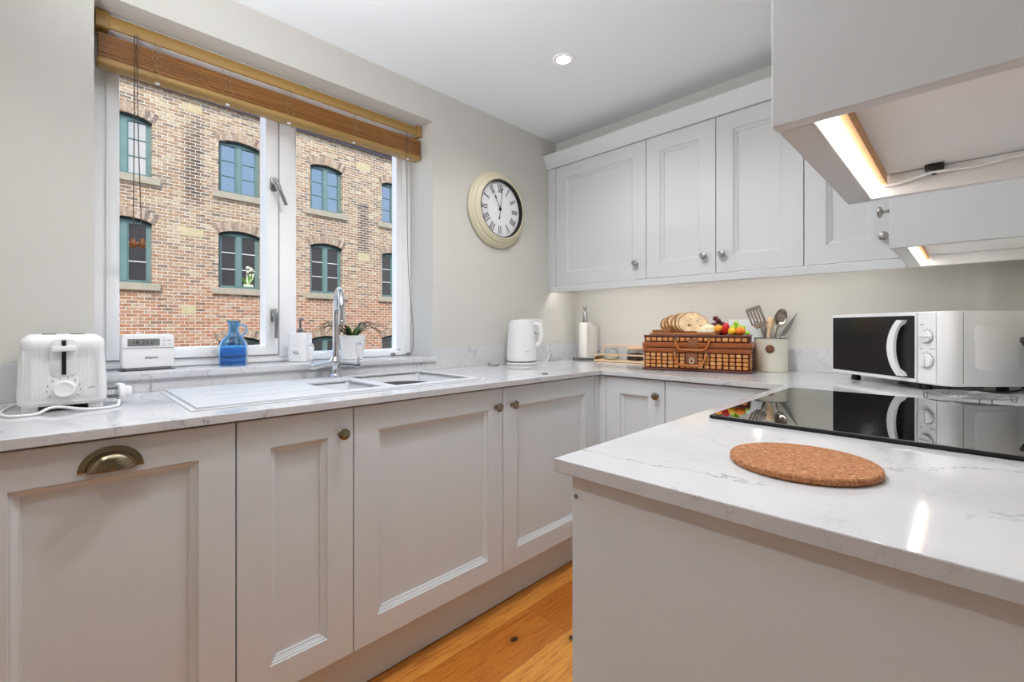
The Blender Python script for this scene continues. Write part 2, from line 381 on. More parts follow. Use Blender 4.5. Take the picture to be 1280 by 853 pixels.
# ------------------------------------------------------------------ mesh helpers
class MB:
    def __init__(s):
        s.bm = bmesh.new(); s.mats = []
    def mi(s, m):
        if m not in s.mats: s.mats.append(m)
        return s.mats.index(m)
    def _merge(s, bm2, m, mat=None):
        i = s.mi(m)
        for f in bm2.faces: f.material_index = i
        if mat is not None: bmesh.ops.transform(bm2, matrix=mat, verts=bm2.verts)
        me = bpy.data.meshes.new('tmp'); bm2.to_mesh(me); bm2.free()
        s.bm.from_mesh(me); bpy.data.meshes.remove(me)
        return s
    def box(s, a, b, m, bev=0, seg=2, mat=None):
        t = bmesh.new()
        bmesh.ops.create_cube(t, size=1)
        sx, sy, sz = (b[i]-a[i] for i in range(3))
        for v in t.verts:
            v.co = Vector((a[0]+(v.co.x+.5)*sx, a[1]+(v.co.y+.5)*sy, a[2]+(v.co.z+.5)*sz))
        if bev:
            bmesh.ops.bevel(t, geom=list(t.edges), offset=bev, segments=seg, profile=.5, affect='EDGES')
        return s._merge(t, m, mat)
    def lathe(s, prof, m, n=32, mat=None, cap=True, sq=0):
        t = bmesh.new(); rings = []
        for r, z in prof:
            ring = []
            for k in range(n):
                a = 2*PI*k/n
                rr = r
                if sq: rr = r/((abs(math.cos(a))**sq+abs(math.sin(a))**sq)**(1/sq))
                ring.append(t.verts.new((rr*math.cos(a), rr*math.sin(a), z)))
            rings.append(ring)
        for A, B in zip(rings, rings[1:]):
            for k in range(n):
                t.faces.new((A[k], A[(k+1) % n], B[(k+1) % n], B[k]))
        if cap:
            if prof[0][0] > 1e-6: t.faces.new(rings[0][::-1])
            if prof[-1][0] > 1e-6: t.faces.new(rings[-1])
        bmesh.ops.remove_doubles(t, verts=t.verts, dist=1e-6)
        bmesh.ops.recalc_face_normals(t, faces=t.faces)
        return s._merge(t, m, mat)
    def tube(s, pts, r, m, n=10, mat=None, closed=False, flat=1.0):
        t = bmesh.new(); P = [Vector(p) for p in pts]; N = len(P); rings = []
        up = Vector((0, 0, 1)); prev = None
        for i, p in enumerate(P):
            a = P[(i-1) % N] if (i > 0 or closed) else p
            b = P[(i+1) % N] if (i < N-1 or closed) else p
            d = (b-a)
            d = d.normalized() if d.length > 1e-9 else up
            if prev is None:
                x = d.cross(up)
                if x.length < 1e-3: x = d.cross(Vector((0, 1, 0)))
            else:
                x = prev - d*prev.dot(d)
                if x.length < 1e-6: x = d.cross(up)
            x.normalize(); y = d.cross(x); prev = x
            rr = r[i] if isinstance(r, (list, tuple)) else r
            rings.append([t.verts.new(p+x*rr*math.cos(2*PI*k/n)+y*rr*flat*math.sin(2*PI*k/n)) for k in range(n)])
        pairs = list(zip(rings, rings[1:]))
        if closed: pairs.append((rings[-1], rings[0]))
        for A, B in pairs:
            for k in range(n):
                t.faces.new((A[k], A[(k+1) % n], B[(k+1) % n], B[k]))
        if not closed:
            t.faces.new(rings[0][::-1]); t.faces.new(rings[-1])
        bmesh.ops.recalc_face_normals(t, faces=t.faces)
        return s._merge(t, m, mat)
    def prism(s, poly, h, m, mat=None, bev=0):
        """poly in XY, extruded from z=0 to h"""
        t = bmesh.new()
        vs = [t.verts.new((x, y, 0)) for x, y in poly]
        f = t.faces.new(vs)
        r = bmesh.ops.extrude_face_region(t, geom=[f])
        for v in r['geom']:
            if isinstance(v, bmesh.types.BMVert): v.co.z += h
        bmesh.ops.recalc_face_normals(t, faces=t.faces)
        if bev:
            bmesh.ops.bevel(t, geom=list(t.edges), offset=bev, segments=2, profile=.5, affect='EDGES')
        return s._merge(t, m, mat)
    def ball(s, c, r, m, n=16, mat=None):
        t = bmesh.new()
        bmesh.ops.create_uvsphere(t, u_segments=n, v_segments=max(6, n//2), radius=1)
        rx, ry, rz = r if isinstance(r, (tuple, list)) else (r, r, r)
        for v in t.verts: v.co = Vector((c[0]+v.co.x*rx, c[1]+v.co.y*ry, c[2]+v.co.z*rz))
        return s._merge(t, m, mat)
    def slab(s, xs, ys, inside, z0, z1, m, mat=None):
        """grid slab in XY with thickness z0..z1; inside(cx, cy) -> bool"""
        t = bmesh.new(); V = {}
        def v(i, j, k):
            if (i, j, k) not in V: V[(i, j, k)] = t.verts.new((xs[i], ys[j], (z0, z1)[k]))
            return V[(i, j, k)]
        cell = lambda i, j: 0 <= i < len(xs)-1 and 0 <= j < len(ys)-1 and inside((xs[i]+xs[i+1])/2, (ys[j]+ys[j+1])/2)
        for i in range(len(xs)-1):
            for j in range(len(ys)-1):
                if not cell(i, j): continue
                t.faces.new((v(i, j, 1), v(i+1, j, 1), v(i+1, j+1, 1), v(i, j+1, 1)))
                t.faces.new((v(i, j+1, 0), v(i+1, j+1, 0), v(i+1, j, 0), v(i, j, 0)))
                if not cell(i-1, j): t.faces.new((v(i, j, 0), v(i, j, 1), v(i, j+1, 1), v(i, j+1, 0)))
                if not cell(i+1, j): t.faces.new((v(i+1, j+1, 0), v(i+1, j+1, 1), v(i+1, j, 1), v(i+1, j, 0)))
                if not cell(i, j-1): t.faces.new((v(i+1, j, 0), v(i+1, j, 1), v(i, j, 1), v(i, j, 0)))
                if not cell(i, j+1): t.faces.new((v(i, j+1, 0), v(i, j+1, 1), v(i+1, j+1, 1), v(i+1, j+1, 0)))
        bmesh.ops.recalc_face_normals(t, faces=t.faces)
        bmesh.ops.dissolve_limit(t, angle_limit=.01, verts=t.verts, edges=t.edges)
        return s._merge(t, m, mat)
    def build(s, name, parent=None, smooth=True, angle=38, loc=None, bevel=0):
        me = bpy.data.meshes.new(name); s.bm.to_mesh(me); s.bm.free()
        for m in s.mats: me.materials.append(m)
        if smooth:
            me.shade_smooth(); me.set_sharp_from_angle(angle=math.radians(angle))
        o = bpy.data.objects.new(name, me); C.objects.link(o)
        if parent is not None: o.parent = parent
        if loc is not None: o.location = loc
        if bevel:
            b = o.modifiers.new('edge', 'BEVEL'); b.width = bevel; b.segments = 2; b.limit_method = 'ANGLE'; b.angle_limit = math.radians(50)
        return o

def T(x=0, y=0, z=0): return Matrix.Translation((x, y, z))
def R(a, ax): return Matrix.Rotation(math.radians(a), 4, ax)

def tag(o, label=None, cat=None, group=None, kind=None):
    if label: o['label'] = label
    if cat: o['category'] = cat
    if group: o['group'] = group
    if kind: o['kind'] = kind
    return o
def thing(name, label, cat, loc=(0, 0, 0), rz=0, group=None):
    o = bpy.data.objects.new(name, None); C.objects.link(o)
    o.empty_display_size = .05
    o.location = loc; o.rotation_euler = (0, 0, math.radians(rz))
    return tag(o, label, cat, group)
def struct(o): o['kind'] = 'structure'; return o
def text(body, size, m, parent, loc, rot, name='lettering', italic=0, ext=.0002):
    cu = bpy.data.curves.new(name, 'FONT'); cu.body = body; cu.size = size; cu.extrude = ext
    cu.align_x = 'CENTER'; cu.align_y = 'CENTER'; cu.shear = italic
    cu.materials.append(m)
    t = bpy.data.objects.new(name+'_curve', cu); C.objects.link(t)
    dg = bpy.context.evaluated_depsgraph_get(); dg.update()
    me = bpy.data.meshes.new_from_object(t.evaluated_get(dg)); me.name = name
    bpy.data.objects.remove(t); bpy.data.curves.remove(cu)
    if not me.materials: me.materials.append(m)
    o = bpy.data.objects.new(name, me); C.objects.link(o); o.parent = parent; o.location = loc; o.rotation_euler = rot
    return o

# ------------------------------------------------------------------ the setting
YZ = Matrix(((0, 0, 1, 0), (1, 0, 0, 0), (0, 1, 0, 0), (0, 0, 0, 1)))   # slab x->world y, y->world z, z->world x
ZC = 2.2755
WY0, WY1, WZ0, WZ1 = -2.39, -1.164, .940, 2.118
hole = lambda y, z: not (WY0 < y < WY1 and WZ0 < z < WZ1)
mb = MB(); mb.slab([-3.6, WY0, WY1, .15], [0, WZ0, WZ1, ZC+.02], hole, -.28, 0, M['wall'], YZ)
struct(mb.build('wall_left', smooth=False))
mb = MB(); mb.slab([-9, WY0, WY1, 26], [-3.5, WZ0, WZ1, 7.0], hole, -.33, -.281, M['render'], YZ)
struct(mb.build('wall_exterior', smooth=False))
mb = MB(); mb.box((0, 0, 0), (2.25, .15, ZC+.02), M['wall']); struct(mb.build('wall_back', smooth=False))
mb = MB(); mb.box((2.02, -1.95, 0), (2.17, 0, ZC+.02), M['wall']); struct(mb.build('wall_right', smooth=False))
mb = MB(); mb.box((-.28, -3.75, ZC), (3.1, .15, ZC+.12), M['ceil']); struct(mb.build('ceiling', smooth=False))
mb = MB(); mb.box((-.02, -3.75, -.05), (3.1, .15, 0), M['oak']); struct(mb.build('floor', smooth=False))
mb = MB(); mb.box((-.28, -3.75, 0), (3.1, -3.6, ZC+.02), M['wall']); struct(mb.build('wall_front', smooth=False))
mb = MB(); mb.box((2.95, -3.6, 0), (3.1, -1.95, ZC+.02), M['wall']); mb.box((2.17, -2.0, 0), (3.1, -1.85, ZC+.02), M['wall']); struct(mb.build('wall_side', smooth=False))
mb = MB(); mb.box((0, -.215, 2.09), (2.02, 0, ZC), M['wall']); struct(mb.build('trim_1', smooth=False))

# window
win = bpy.data.objects.new('window_1', None); C.objects.link(win); struct(win)
mb = MB()
XO, XI = -.265, -.195
zf0, zf1 = .962, WZ1
for a, b in (((XO, WY0, zf0), (XI, -2.352, zf1)), ((XO, -1.204, zf0), (XI, WY1, zf1)), ((XO, -2.352, zf1-.03), (XI, -1.204, zf1)), ((XO, -2.352, zf0), (XI, -1.204, zf0+.027)), ((XO, -1.806, zf0+.02), (XI+.004, -1.744, zf1-.03))):
    mb.box(a, b, M['white'], .003)
# fixed light beads
for a, b in (((XO+.01, -1.744, .985), (XI-.012, -1.732, 2.08)), ((XO+.01, -1.240, .985), (XI-.012, -1.203, 2.08)), ((XO+.01, -1.74, .985), (XI-.012, -1.21, .997)), ((XO+.01, -1.74, 2.06), (XI-.012, -1.21, 2.08))):
    mb.box(a, b, M['white'], .004)
mb.build('window_frame', win)
mb = MB()
for a, b in (((XO+.005, -2.353, .992), (XI+.012, -2.318, 2.079)), ((XO+.005, -1.862, .992), (XI+.012, -1.812, 2.079)), ((XO+.005, -2.32, .992), (XI+.012, -1.86, 1.031)), ((XO+.005, -2.32, 2.04), (XI+.012, -1.86, 2.079))):
    mb.box(a, b, M['white'], .004)
sash = mb.build('casement_sash', win)
for (y0, y1, z0, z1) in ((-2.32, -1.86, 1.029, 2.042), ):
    mb = MB(); mb.box((-.234, y0, z0), (-.230, y1, z1), M['pane']); mb.build('glass_pane', sash, smooth=False)
mb = MB(); mb.box((-.234, -1.735, .995), (-.230, -1.238, 2.062), M['pane']); mb.build('glass_pane', win, smooth=False)
for z, ang in ((1.70, 25), (1.155, 0)):
    mb = MB()
    mb.box((XI+.012, -1.845, z-.028), (XI+.020, -1.820, z+.028), M['satin'], .004)
    mb.lathe([(.009, 0), (.009, .022), (.007, .03)], M['satin'], 14, T(XI+.02, -1.833, z) @ R(90, 'Y'))
    lever = T(XI+.045, -1.833, z) @ R(ang, 'X')
    mb.tube([(0, 0, .014), (.004, 0, -.01), (.004, 0, -.05), (0, 0, -.095)], [.009, .011, .008, .007], M['satin'], 10, lever)
    tag(mb.build('window_handle', win), 'grey metal casement handle')
mb = MB(); mb.box((-.205, WY0, .940), (.030, WY1, .962), M['quartz'], .0015)
tag(mb.build('window_sill', win), 'white grey-veined window sill')

# ------------------------------------------------------------------ cabinets
def door_bm(mb, w, h, m, t=.02, inset=.075, plain=False):
    bm = bmesh.new()
    prof = [(0, .0015), (.0015, 0)] if plain else [(0, .0015), (.0015, 0), (inset, 0), (inset+.0006, .0045), (inset+.0045, .0045), (inset+.0055, .006), (inset+.013, .0105), (inset+.0165, .0110), (inset+.0172, .0150), (inset+.0215, .0152)]
    rings = []
    for ins, d in prof:
        rings.append([bm.verts.new(p) for p in ((ins, d, ins), (w-ins, d, ins), (w-ins, d, h-ins), (ins, d, h-ins))])
    for A, B in zip(rings, rings[1:]):
        for k in range(4): bm.faces.new((A[k], A[(k+1) % 4], B[(k+1) % 4], B[k]))
    bm.faces.new(rings[-1])
    back = [bm.verts.new(p) for p in ((0, t, 0), (w, t, 0), (w, t, h), (0, t, h))]
    for k in range(4): bm.faces.new((back[k], back[(k+1) % 4], rings[0][(k+1) % 4], rings[0][k]))
    bm.faces.new(back[::-1])
    bmesh.ops.recalc_face_normals(bm, faces=bm.faces)
    mb._merge(bm, m)

def knob(parent, x, z, m, y=0):
    mb = MB()
    mb.lathe([(.0075, 0), (.0085, .002), (.005, .005), (.0045, .014), (.007, .018), (.0145, .021), (.0165, .0245), (.0155, .028), (.010, .0305), (0, .0315)], m, 24, T(x, y, z) @ R(90, 'X'))
    return mb.build('knob', parent)

G = .0015
def unit(name, label, cat, loc, rz, w, h, z0, depth, mat, knobs=(), km='brass', doors=1, group=None, knob_label=None, inset=.075, ctop=None, carc=True):
    """cabinet: Empty at its front bottom left; local -y is the front"""
    o = thing(name, label, cat, loc, rz, group)
    if carc:
        mb = MB()
        mb.box((.001, .022, z0), (w-.001, depth, ctop or z0+h), mat)
        mb.build('carcass', o, smooth=False)
    for i in range(doors):
        dw = w/doors-2*G
        mb = MB(); door_bm(mb, dw, h-2*G, mat, inset=inset)
        d = mb.build('door', o, loc=(i*w/doors+G, 0, z0+G), smooth=False)
        for (kx, kz) in knobs:
            k = knob(d, kx-G, kz-z0-G, M[km])
            if knob_label: k['label'] = knob_label
    return o

ZD, ZT = .161, .874
H = ZT-ZD
XF = .6
# integrated dishwasher: panelled front with a cup pull
dw = thing('dishwasher', 'built-in appliance behind a grey panelled door with a cup handle, under the toaster', 'dishwasher', (XF, -2.611, 0), 90)
mb = MB(); mb.box((.001, .022, ZD), (.449, .57, ZT), M['dark']); mb.build('body', dw, smooth=False)
mb = MB(); door_bm(mb, .45-2*G, H-2*G, M['cab'])
d = mb.build('door', dw, loc=(G, 0, ZD+G), smooth=False)
# cup handle: half-round flange with a quarter-dome shell
mb = MB(); bm = bmesh.new()
W2, HH, DP = .0515, .047, .024
rows = []
NA, NB = 28, 8
prof = [(1.0, 0), (1.0, .0022), (.80, .0026), (.77, .006), (.73, .013), (.63, .020), (.48, .0235), (.30, .0255), (.12, .026), (0.02, .026)]
for (f, dd) in prof:
    rows.append([bm.verts.new((W2*f*math.cos(PI*k/NA), -dd, HH*(f if f > .5 else f)*math.sin(PI*k/NA))) for k in range(NA+1)])
for A, B in zip(rows, rows[1:]):
    for k in range(NA): bm.faces.new((A[k], A[k+1], B[k+1], B[k]))
bmesh.ops.remove_doubles(bm, verts=bm.verts, dist=1e-6)
bmesh.ops.recalc_face_normals(bm, faces=bm.faces)
mb._merge(bm, M['brass'])
cup = mb.build('cup_handle', d, loc=(.2205, 0, .811-ZD-G), angle=50)
cup['label'] = 'antique brass cup pull'
so = cup.modifiers.new('shell', 'SOLIDIFY'); so.thickness = .0018; so.offset = 0

unit('base_cabinet', 'narrow grey base cabinet with one brass knob, left of the sink cabinet', 'cabinet', (XF, -2.161, 0), 90, .30, H, ZD, .57, M['cab'], ((.261, .805),), knob_label='brass knob')
unit('base_cabinet', 'wide grey base cabinet under the sink bowls, knob at its top right', 'cabinet', (XF, -1.861, 0), 90, .60, H, ZD, .57, M['cab'], ((.561, .805),), knob_label='brass knob', ctop=.69)
unit('base_cabinet', 'grey base cabinet under the kettle corner, knob at its top left', 'cabinet', (XF, -1.261, 0), 90, .608, H, ZD, .57, M['cab'], ((.046, .805),), knob_label='brass knob')
unit('base_cabinet', 'short grey base cabinet below the wicker hamper with a knob at top right', 'cabinet', (.636, -.613, 0), 0, .298, H, ZD, .58, M['cab'], ((.264, .805),), knob_label='brass knob')
# L-shaped corner post between the two runs
mb = MB()
mb.box((XF-.02, -.652, ZD), (XF, -.613, ZT), M['cab'], .001)
mb.box((XF-.02, -.6128, ZD), (.6355, -.593, ZT), M['cab'], .001)
tag(mb.build('corner_post', smooth=False), 'narrow grey corner post where the two base cabinet runs meet', 'cabinet trim')
# plain panel on the back run
pn = thing('base_cabinet', 'plain unpanelled grey base unit below the utensil pot, mostly behind the worktop end', 'cabinet', (.934, -.613, 0), 0)
mb = MB(); mb.box((.001, .022, ZD), (.485, .58, ZT), M['cab']); mb.build('carcass', pn, smooth=False)
mb = MB(); door_bm(mb, .485-2*G, H-2*G, M['cab'], plain=True); mb.build('door', pn, loc=(G, 0, ZD+G), smooth=False)
# right run, doors towards the window
unit('base_cabinet', 'grey base cabinet below the black hob, facing the window', 'cabinet', (1.42, -.634, 0), -90, 1.244, H, ZD, .58, M['cab'], (), doors=2)
mb = MB(); mb.box((1.42, -1.90, 0), (2.018, -1.88, .8785), M['cab'], .001)
ep = thing('end_panel', 'large plain grey panel closing the worktop end nearest the camera', 'panel', (1.42, -1.9, 0))
o = mb.build('panel', ep, smooth=False); o.location = (-1.42, 1.9, 0)
mb = MB(); mb.lathe([(.0035, 0), (.0035, .0012), (0, .0016)], M['grey'], 12, T(.008, -.0002, .842) @ R(90, 'X')); mb.build('screw', ep)
# plinths
def plinth(a, b, label):
    mb = MB(); mb.box(a, b, M['kick'], .001)
    mb.box((a[0]+.001, a[1]+.001, 0), (b[0]-.001, b[1]-.001, .004), M['dark'])
    tag(mb.build('plinth', smooth=False), label, 'plinth', 'plinth boards')
plinth((.52, -2.61, .003), (.538, -.55, .158), 'long grey plinth board under the sink-side base cabinets')
plinth((.54, -.553, .003), (1.45, -.535, .158), 'grey plinth board under the back-wall base cabinets')
plinth((1.475, -1.878, .003), (1.49, -.56, .158), 'grey plinth board under the hob-side base cabinets')

# worktop
mb = MB()
def in_top(x, y):
    ok = x < .62 or y > -.633 or (x > 1.40 and y > -1.92)
    return ok and not (.065 < x < .505 and -2.215 < y < -1.305)
mb.slab([.001, .065, .505, .62, 1.40, 2.019], [-2.75, -2.215, -1.92, -1.305, -.633, -.001], in_top, .879, .90, M['quartz'])
wt = mb.build('worktop', smooth=False, bevel=.0015)
tag(wt, 'continuous white quartz worktop with grey veins running round three sides', 'worktop')
for a, b, lb in (((.0, WY1, .90), (.02, -.02, 1.005), 'veined quartz upstand along the wall behind the kettle'), ((.0, -2.75, .90), (.02, WY0, 1.005), 'veined quartz upstand on the wall behind the toaster'), ((.0, WY0, .90), (.02, WY1, .9395), 'low veined quartz upstand under the window sill behind the sink'), ((.0, -.02, .90), (2.02, 0, 1.005), 'long veined quartz upstand on the back wall behind the hamper and utensil pot'), ((2.0, -1.92, .90), (2.02, -.02, 1.005), 'veined quartz upstand along the right-hand wall beside the hob')):
    mb = MB(); mb.box((a[0]+.0005, a[1]+.0005, a[2]+.0002), (b[0]-.0005, b[1]-.0005, b[2]), M['quartz'], .001)
    tag(mb.build('upstand', smooth=False), lb, 'upstand')

# wall cupboards on the back wall
UZ0, UZ1, UY = 1.358, 2.088, -.29
def upper(x0, w, knobs, label, depth=.289):
    return unit('wall_cabinet', label, 'cabinet', (x0, UY, 0), 0, w, UZ1-UZ0, UZ0, depth, M['upper'], knobs, 'nickel', knob_label='brushed nickel knob')
upper(.06, .61, ((.556, 1.443),), 'wide pale wall cabinet in the corner beside the clock')
upper(.67, .356, ((.305, 1.443),), 'narrow pale wall cabinet above the hamper, knob at bottom right')
upper(1.026, .355, ((.034, 1.443),), 'pale wall cabinet with its knob at bottom left, third door from the clock')
upper(1.381, .30, ((.257, 1.443),), 'pale wall cabinet half hidden behind the hob-side cupboards')
mb = MB(); mb.box((.0005, UY, UZ0), (.0585, UY+.02, UZ1), M['upper'], .001)
mb.box((.0005, UY+.02, UZ0+.001), (.058, -.001, UZ0+.018), M['under'])
tag(mb.build('filler_panel', smooth=False), 'slim pale filler strip between the clock wall and the first wall cabinet', 'cabinet trim')
# cornice (sloped) and light pelmet
mb = MB()
prof = [(-.27, 2.0885), (-.302, 2.0885), (-.338, 2.158), (-.338, 2.165), (-.27, 2.165)]
t = MB(); mb.prism([(-y, z) for y, z in prof][::-1], 1.70, M['upper'], Matrix(((0, 0, 1, .0005), (-1, 0, 0, 0), (0, 1, 0, 0), (0, 0, 0, 1))))
tag(mb.build('cornice', smooth=False), 'long pale sloping cornice along the top of the back wall cabinets', 'cornice')
mb = MB(); mb.box((.0005, UY-.002, 1.321), (1.70, UY+.018, 1.3565), M['upper'], .003)
tag(mb.build('light_pelmet', smooth=False), 'long pale pelmet strip along the bottom of the back wall cabinets', 'pelmet')

# right-hand wall cupboards (doors face the window)
RX = 1.706
def right_upper(y1, w, label, knobs, near):
    o = thing('wall_cabinet', label, 'cabinet', (RX, y1, 0), -90)
    dep = 2.019-RX
    mb = MB(); mb.box((.001, .022, UZ0), (w-.001, dep, UZ1), M['under']); mb.build('carcass', o, smooth=False)
    mb = MB(); door_bm(mb, w-.02-G, UZ1-UZ0-2*G, M['upper'])
    d = mb.build('door', o, loc=((0 if near else 0)+G, 0, UZ0+G), smooth=False)
    for kx, kz in knobs: tag(knob(d, kx, kz-UZ0-G, M['nickel']), 'brushed nickel knob')
    # end panel towards the camera (local +x)
    mb = MB(); mb.box((w-.018, 0, 1.321), (w, dep, UZ1+.08), M['cab' if near else 'upper'], .0015); mb.build('end_panel', o, smooth=False)
    mb = MB()
    mb.box((.0, .002, 1.321), (w-.0185, .036, 1.3445), M['upper'], .002)
    mb.box((.0, .002, 1.345), (w-.018, .022, 1.357), M['upper'])
    mb.build('pelmet', o, smooth=False)
    mb = MB(); mb.box((.0, .036, 1.321), (.016, dep, 1.357), M['under'], .001); mb.build('pelmet', o, smooth=False)
    mb = MB(); mb.box((.018, .0485, 1.3405), (w-.022, .0575, 1.3575), M['batten'], .0005); tag(mb.build('batten', o, smooth=False), 'raw wooden batten')
    mb = MB(); mb.box((.018, .0400, 1.3370), (w-.022, .0475, 1.3572), M['led' if near else 'led3'], .001); tag(mb.build('light_strip', o, smooth=False), 'glowing white light strip')
    return o
near = right_upper(-1.48, .44, 'pale hob-side wall cabinet nearest the camera with a lit strip under it', (), True)
far = right_upper(-.292, .558, 'pale wall cabinet at the far end of the hob-side wall', ((.52, 1.432),), False)
# cable with clips under the near cupboard
mb = MB()
cab_pts = [(.024, .046, 1.336), (.026, .075, 1.338), (.030, .11, 1.345), (.03, .16, 1.343), (.029, .2, 1.348), (.03, .25, 1.346), (.03, .305, 1.345)]
mb.tube(cab_pts, .0024, M['plastic'], 8); mb.build('cable', near)
for lx in (.115, .235):
    mb = MB(); mb.box((.0165, lx-.011, 1.349), (.034, lx+.011, 1.3575), M['black'], .001)
    mb.box((.026, lx-.003, 1.341), (.031, lx+.003, 1.35), M['black'], .001)
    tag(mb.build('cable_clip', near), 'black cable clip')
# light strip under the back run
ls = thing('strip_light', 'slim white light strip tucked behind the pelmet of the back wall cabinets', 'light', (0, 0, 0))
mb = MB(); mb.box((.03, -.268, 1.348), (1.66, -.252, 1.3575), M['plastic'], .001); mb.build('housing', ls, smooth=False)
mb = MB(); mb.box((.035, -.266, 1.3385), (1.655, -.254, 1.348), M['led2']); mb.build('diffuser', ls, smooth=False)

# downlight in the ceiling
def downlight(x, y, label, seen=True):
    o = thing('downlight', label, 'ceiling light', (x, y, ZC))
    mb = MB(); mb.lathe([(.030, -.004), (.040, -.006), (.047, -.004), (.047, -.0005), (.030, -.0005)], M['white'], 32, cap=False); mb.build('trim_ring', o)
    mb = MB(); mb.lathe([(.0305, -.0035), (.0305, -.001)], M['bulb'], 24); mb.build('lens', o)
downlight(.612, -.907, 'small round glowing downlight in the white ceiling')

# ------------------------------------------------------------------ sink and tap
sk = thing('kitchen_sink', 'white inset sink with a grooved drainer and two bowls, below the window', 'sink', (0, 0, .9002))
mb = MB()
SX0, SX1, SY0, SY1 = .045, .53, -2.24, -1.28
B1 = (.205, .47, -1.852, -1.692); B2 = (.10, .478, -1.648, -1.312)
inb = lambda x, y: any(b[0] < x < b[1] and b[2] < y < b[3] for b in (B1, B2))
gro = [(.205, .214), (.3, .309), (.39, .399)]
gy0, gy1 = -2.165, -1.895
ing = lambda x, y: any(a < x < b for a, b in gro) and gy0 < y < gy1
xs = sorted(set([SX0, SX1, B1[0], B1[1], B2[0], B2[1]] + [v for g in gro for v in g])); ys = sorted({SY0, SY1, gy0, gy1, B1[2], B1[3], B2[2], B2[3]})
for a, b in gro: mb.box((a-.002, gy0-.002, -.012), (b+.002, gy1+.002, -.009), M['composite'])
for a, b in gro: mb.box((a-.003, gy0-.002, -.009), (a, gy1+.002, 0), M['composite']); mb.box((b, gy0-.002, -.009), (b+.003, gy1+.002, 0), M['composite'])
mb.slab(xs, ys, lambda x, y: not inb(x, y) and not ing(x, y), 0, .0022, M['composite'])
xs2 = sorted(set([SX0+.014, SX1-.014, B1[0]-.0, B1[1], B2[0], B2[1]] + [v for g in gro for v in g])); ys2 = sorted({SY0+.014, SY1-.014, gy0, gy1, B1[2], B1[3], B2[2], B2[3]})
mb.slab(xs2, ys2, lambda x, y: not inb(x, y) and not ing(x, y), .0022, .0075, M['composite'])
rim = mb.build('drainer_deck', sk, smooth=False, bevel=.0015)
def bowl(b, depth):
    bm = bmesh.new()
    e = .004
    x0, x1, y0, y1 = b[0]-e, b[1]+e, b[2]-e, b[3]+e
    bmesh.ops.create_cube(bm, size=1)
    for v in bm.verts:
        k = .012 if v.co.z < 0 else 0
        v.co = Vector((x0+k if v.co.x < 0 else x1-k, y0+k if v.co.y < 0 else y1-k, -depth if v.co.z < 0 else -.001))
    bmesh.ops.delete(bm, geom=[f for f in bm.faces if all(v.co.z > -.01 for v in f.verts)], context='FACES')
    bmesh.ops.bevel(bm, geom=[ed for ed in bm.edges if not ed.is_boundary], offset=.018, segments=4, profile=.5, affect='EDGES')
    bmesh.ops.recalc_face_normals(bm, faces=bm.faces); bmesh.ops.reverse_faces(bm, faces=bm.faces)
    m = MB(); m._merge(bm, M['composite']); o = m.build('bowl', sk)
    s = o.modifiers.new('shell', 'SOLIDIFY'); s.thickness = .006; s.offset = -1
    mm = MB(); mm.lathe([(.04, -depth+.0005), (.04, -depth+.002), (.03, -depth+.003), (0, -depth+.0015)], M['satin'], 24, T((b[0]+b[1])/2, (b[2]+b[3])/2, 0)); mm.build('waste', sk)
bowl(B1, .09); bowl(B2, .185)
# dark bowl standing in the main basin
mb = MB(); mb.lathe([(.06, 0), (.075, .004), (.108, .07), (.120, .150), (.125, .156), (.121, .157), (.116, .150), (.103, .072), (.07, .01), (0, .008)], M['bowlgrey'], 40)
wb = mb.build('washing_up_bowl', loc=(.245, -1.475, .7165))
tag(wb, 'dark grey round bowl sitting down inside the main sink basin', 'bowl')

tp = thing('kitchen_tap', 'chrome swan-neck tap with two white lever handles behind the sink', 'tap', (.088, -1.688, .9072))
mb = MB()
mb.lathe([(.027, 0), (.027, .004), (.022, .008), (.017, .014), (.016, .04), (.019, .048), (.026, .052), (.028, .058), (.026, .066), (.018, .078), (.0145, .095), (.0125, .11), (.0115, .125)], M['chrome'], 28)
mb.build('body', tp)
mb = MB()
d = Vector((.17, -.052, 0)); L_ = d.length; d.normalize()
pts = [(0, 0, .10), (0, 0, .18), (0, 0, .245)]
Rn = L_/2
for k in range(1, 15):
    a = PI*k/14
    pts.append((d.x*Rn*(1-math.cos(a)), d.y*Rn*(1-math.cos(a)), .245+.095*math.sin(a)))
pts.append((d.x*L_, d.y*L_, .215))
mb.tube(pts, [.0115]*3+[.0115]*14+[.0115], M['chrome'], 16)
mb.lathe([(.0135, 0), (.0135, .012), (.0115, .016)], M['chrome'], 20, T(d.x*L_, d.y*L_, .206))
mb.build('spout', tp)
for sgn in (-1, 1):
    mb = MB()
    mb.tube([(0, 0, .055), (0, sgn*.04, .052), (0, sgn*.078, .047)], [.013, .010, .0095], M['chrome'], 14)
    mb.lathe([(.0125, 0), (.0135, .006), (.0135, .022), (.010, .028), (.006, .03), (0, .031)], M['chrome'], 20, T(0, sgn*.072, .047) @ R(-sgn*90, 'X'))
    mb.tube([(0, sgn*.09, .047), (0, sgn*.094, .06), (0, sgn*.096, .074)], [.006, .005, .0055], M['chrome'], 12)
    h = mb.build('valve', tp)
    mb = MB(); mb.lathe([(.0055, .074), (.007, .08), (.0105, .105), (.0115, .118), (.0105, .126)], M['ceramic'], 20, T(0, sgn*.096, 0)); tag(mb.build('lever', h), 'white ceramic lever')
    mb = MB(); mb.lathe([(.0108, .126), (.0115, .129), (.009, .133), (.004, .1375), (0, .138)], M['chrome'], 20, T(0, sgn*.096, 0)); mb.build('lever_cap', h)

# ------------------------------------------------------------------ things by the window
# toaster, lever end towards the room
tr = thing('toaster', 'white ribbed two-slice toaster with lever and dial, left of the window', 'toaster', (.303, -2.457, .9002), 90)
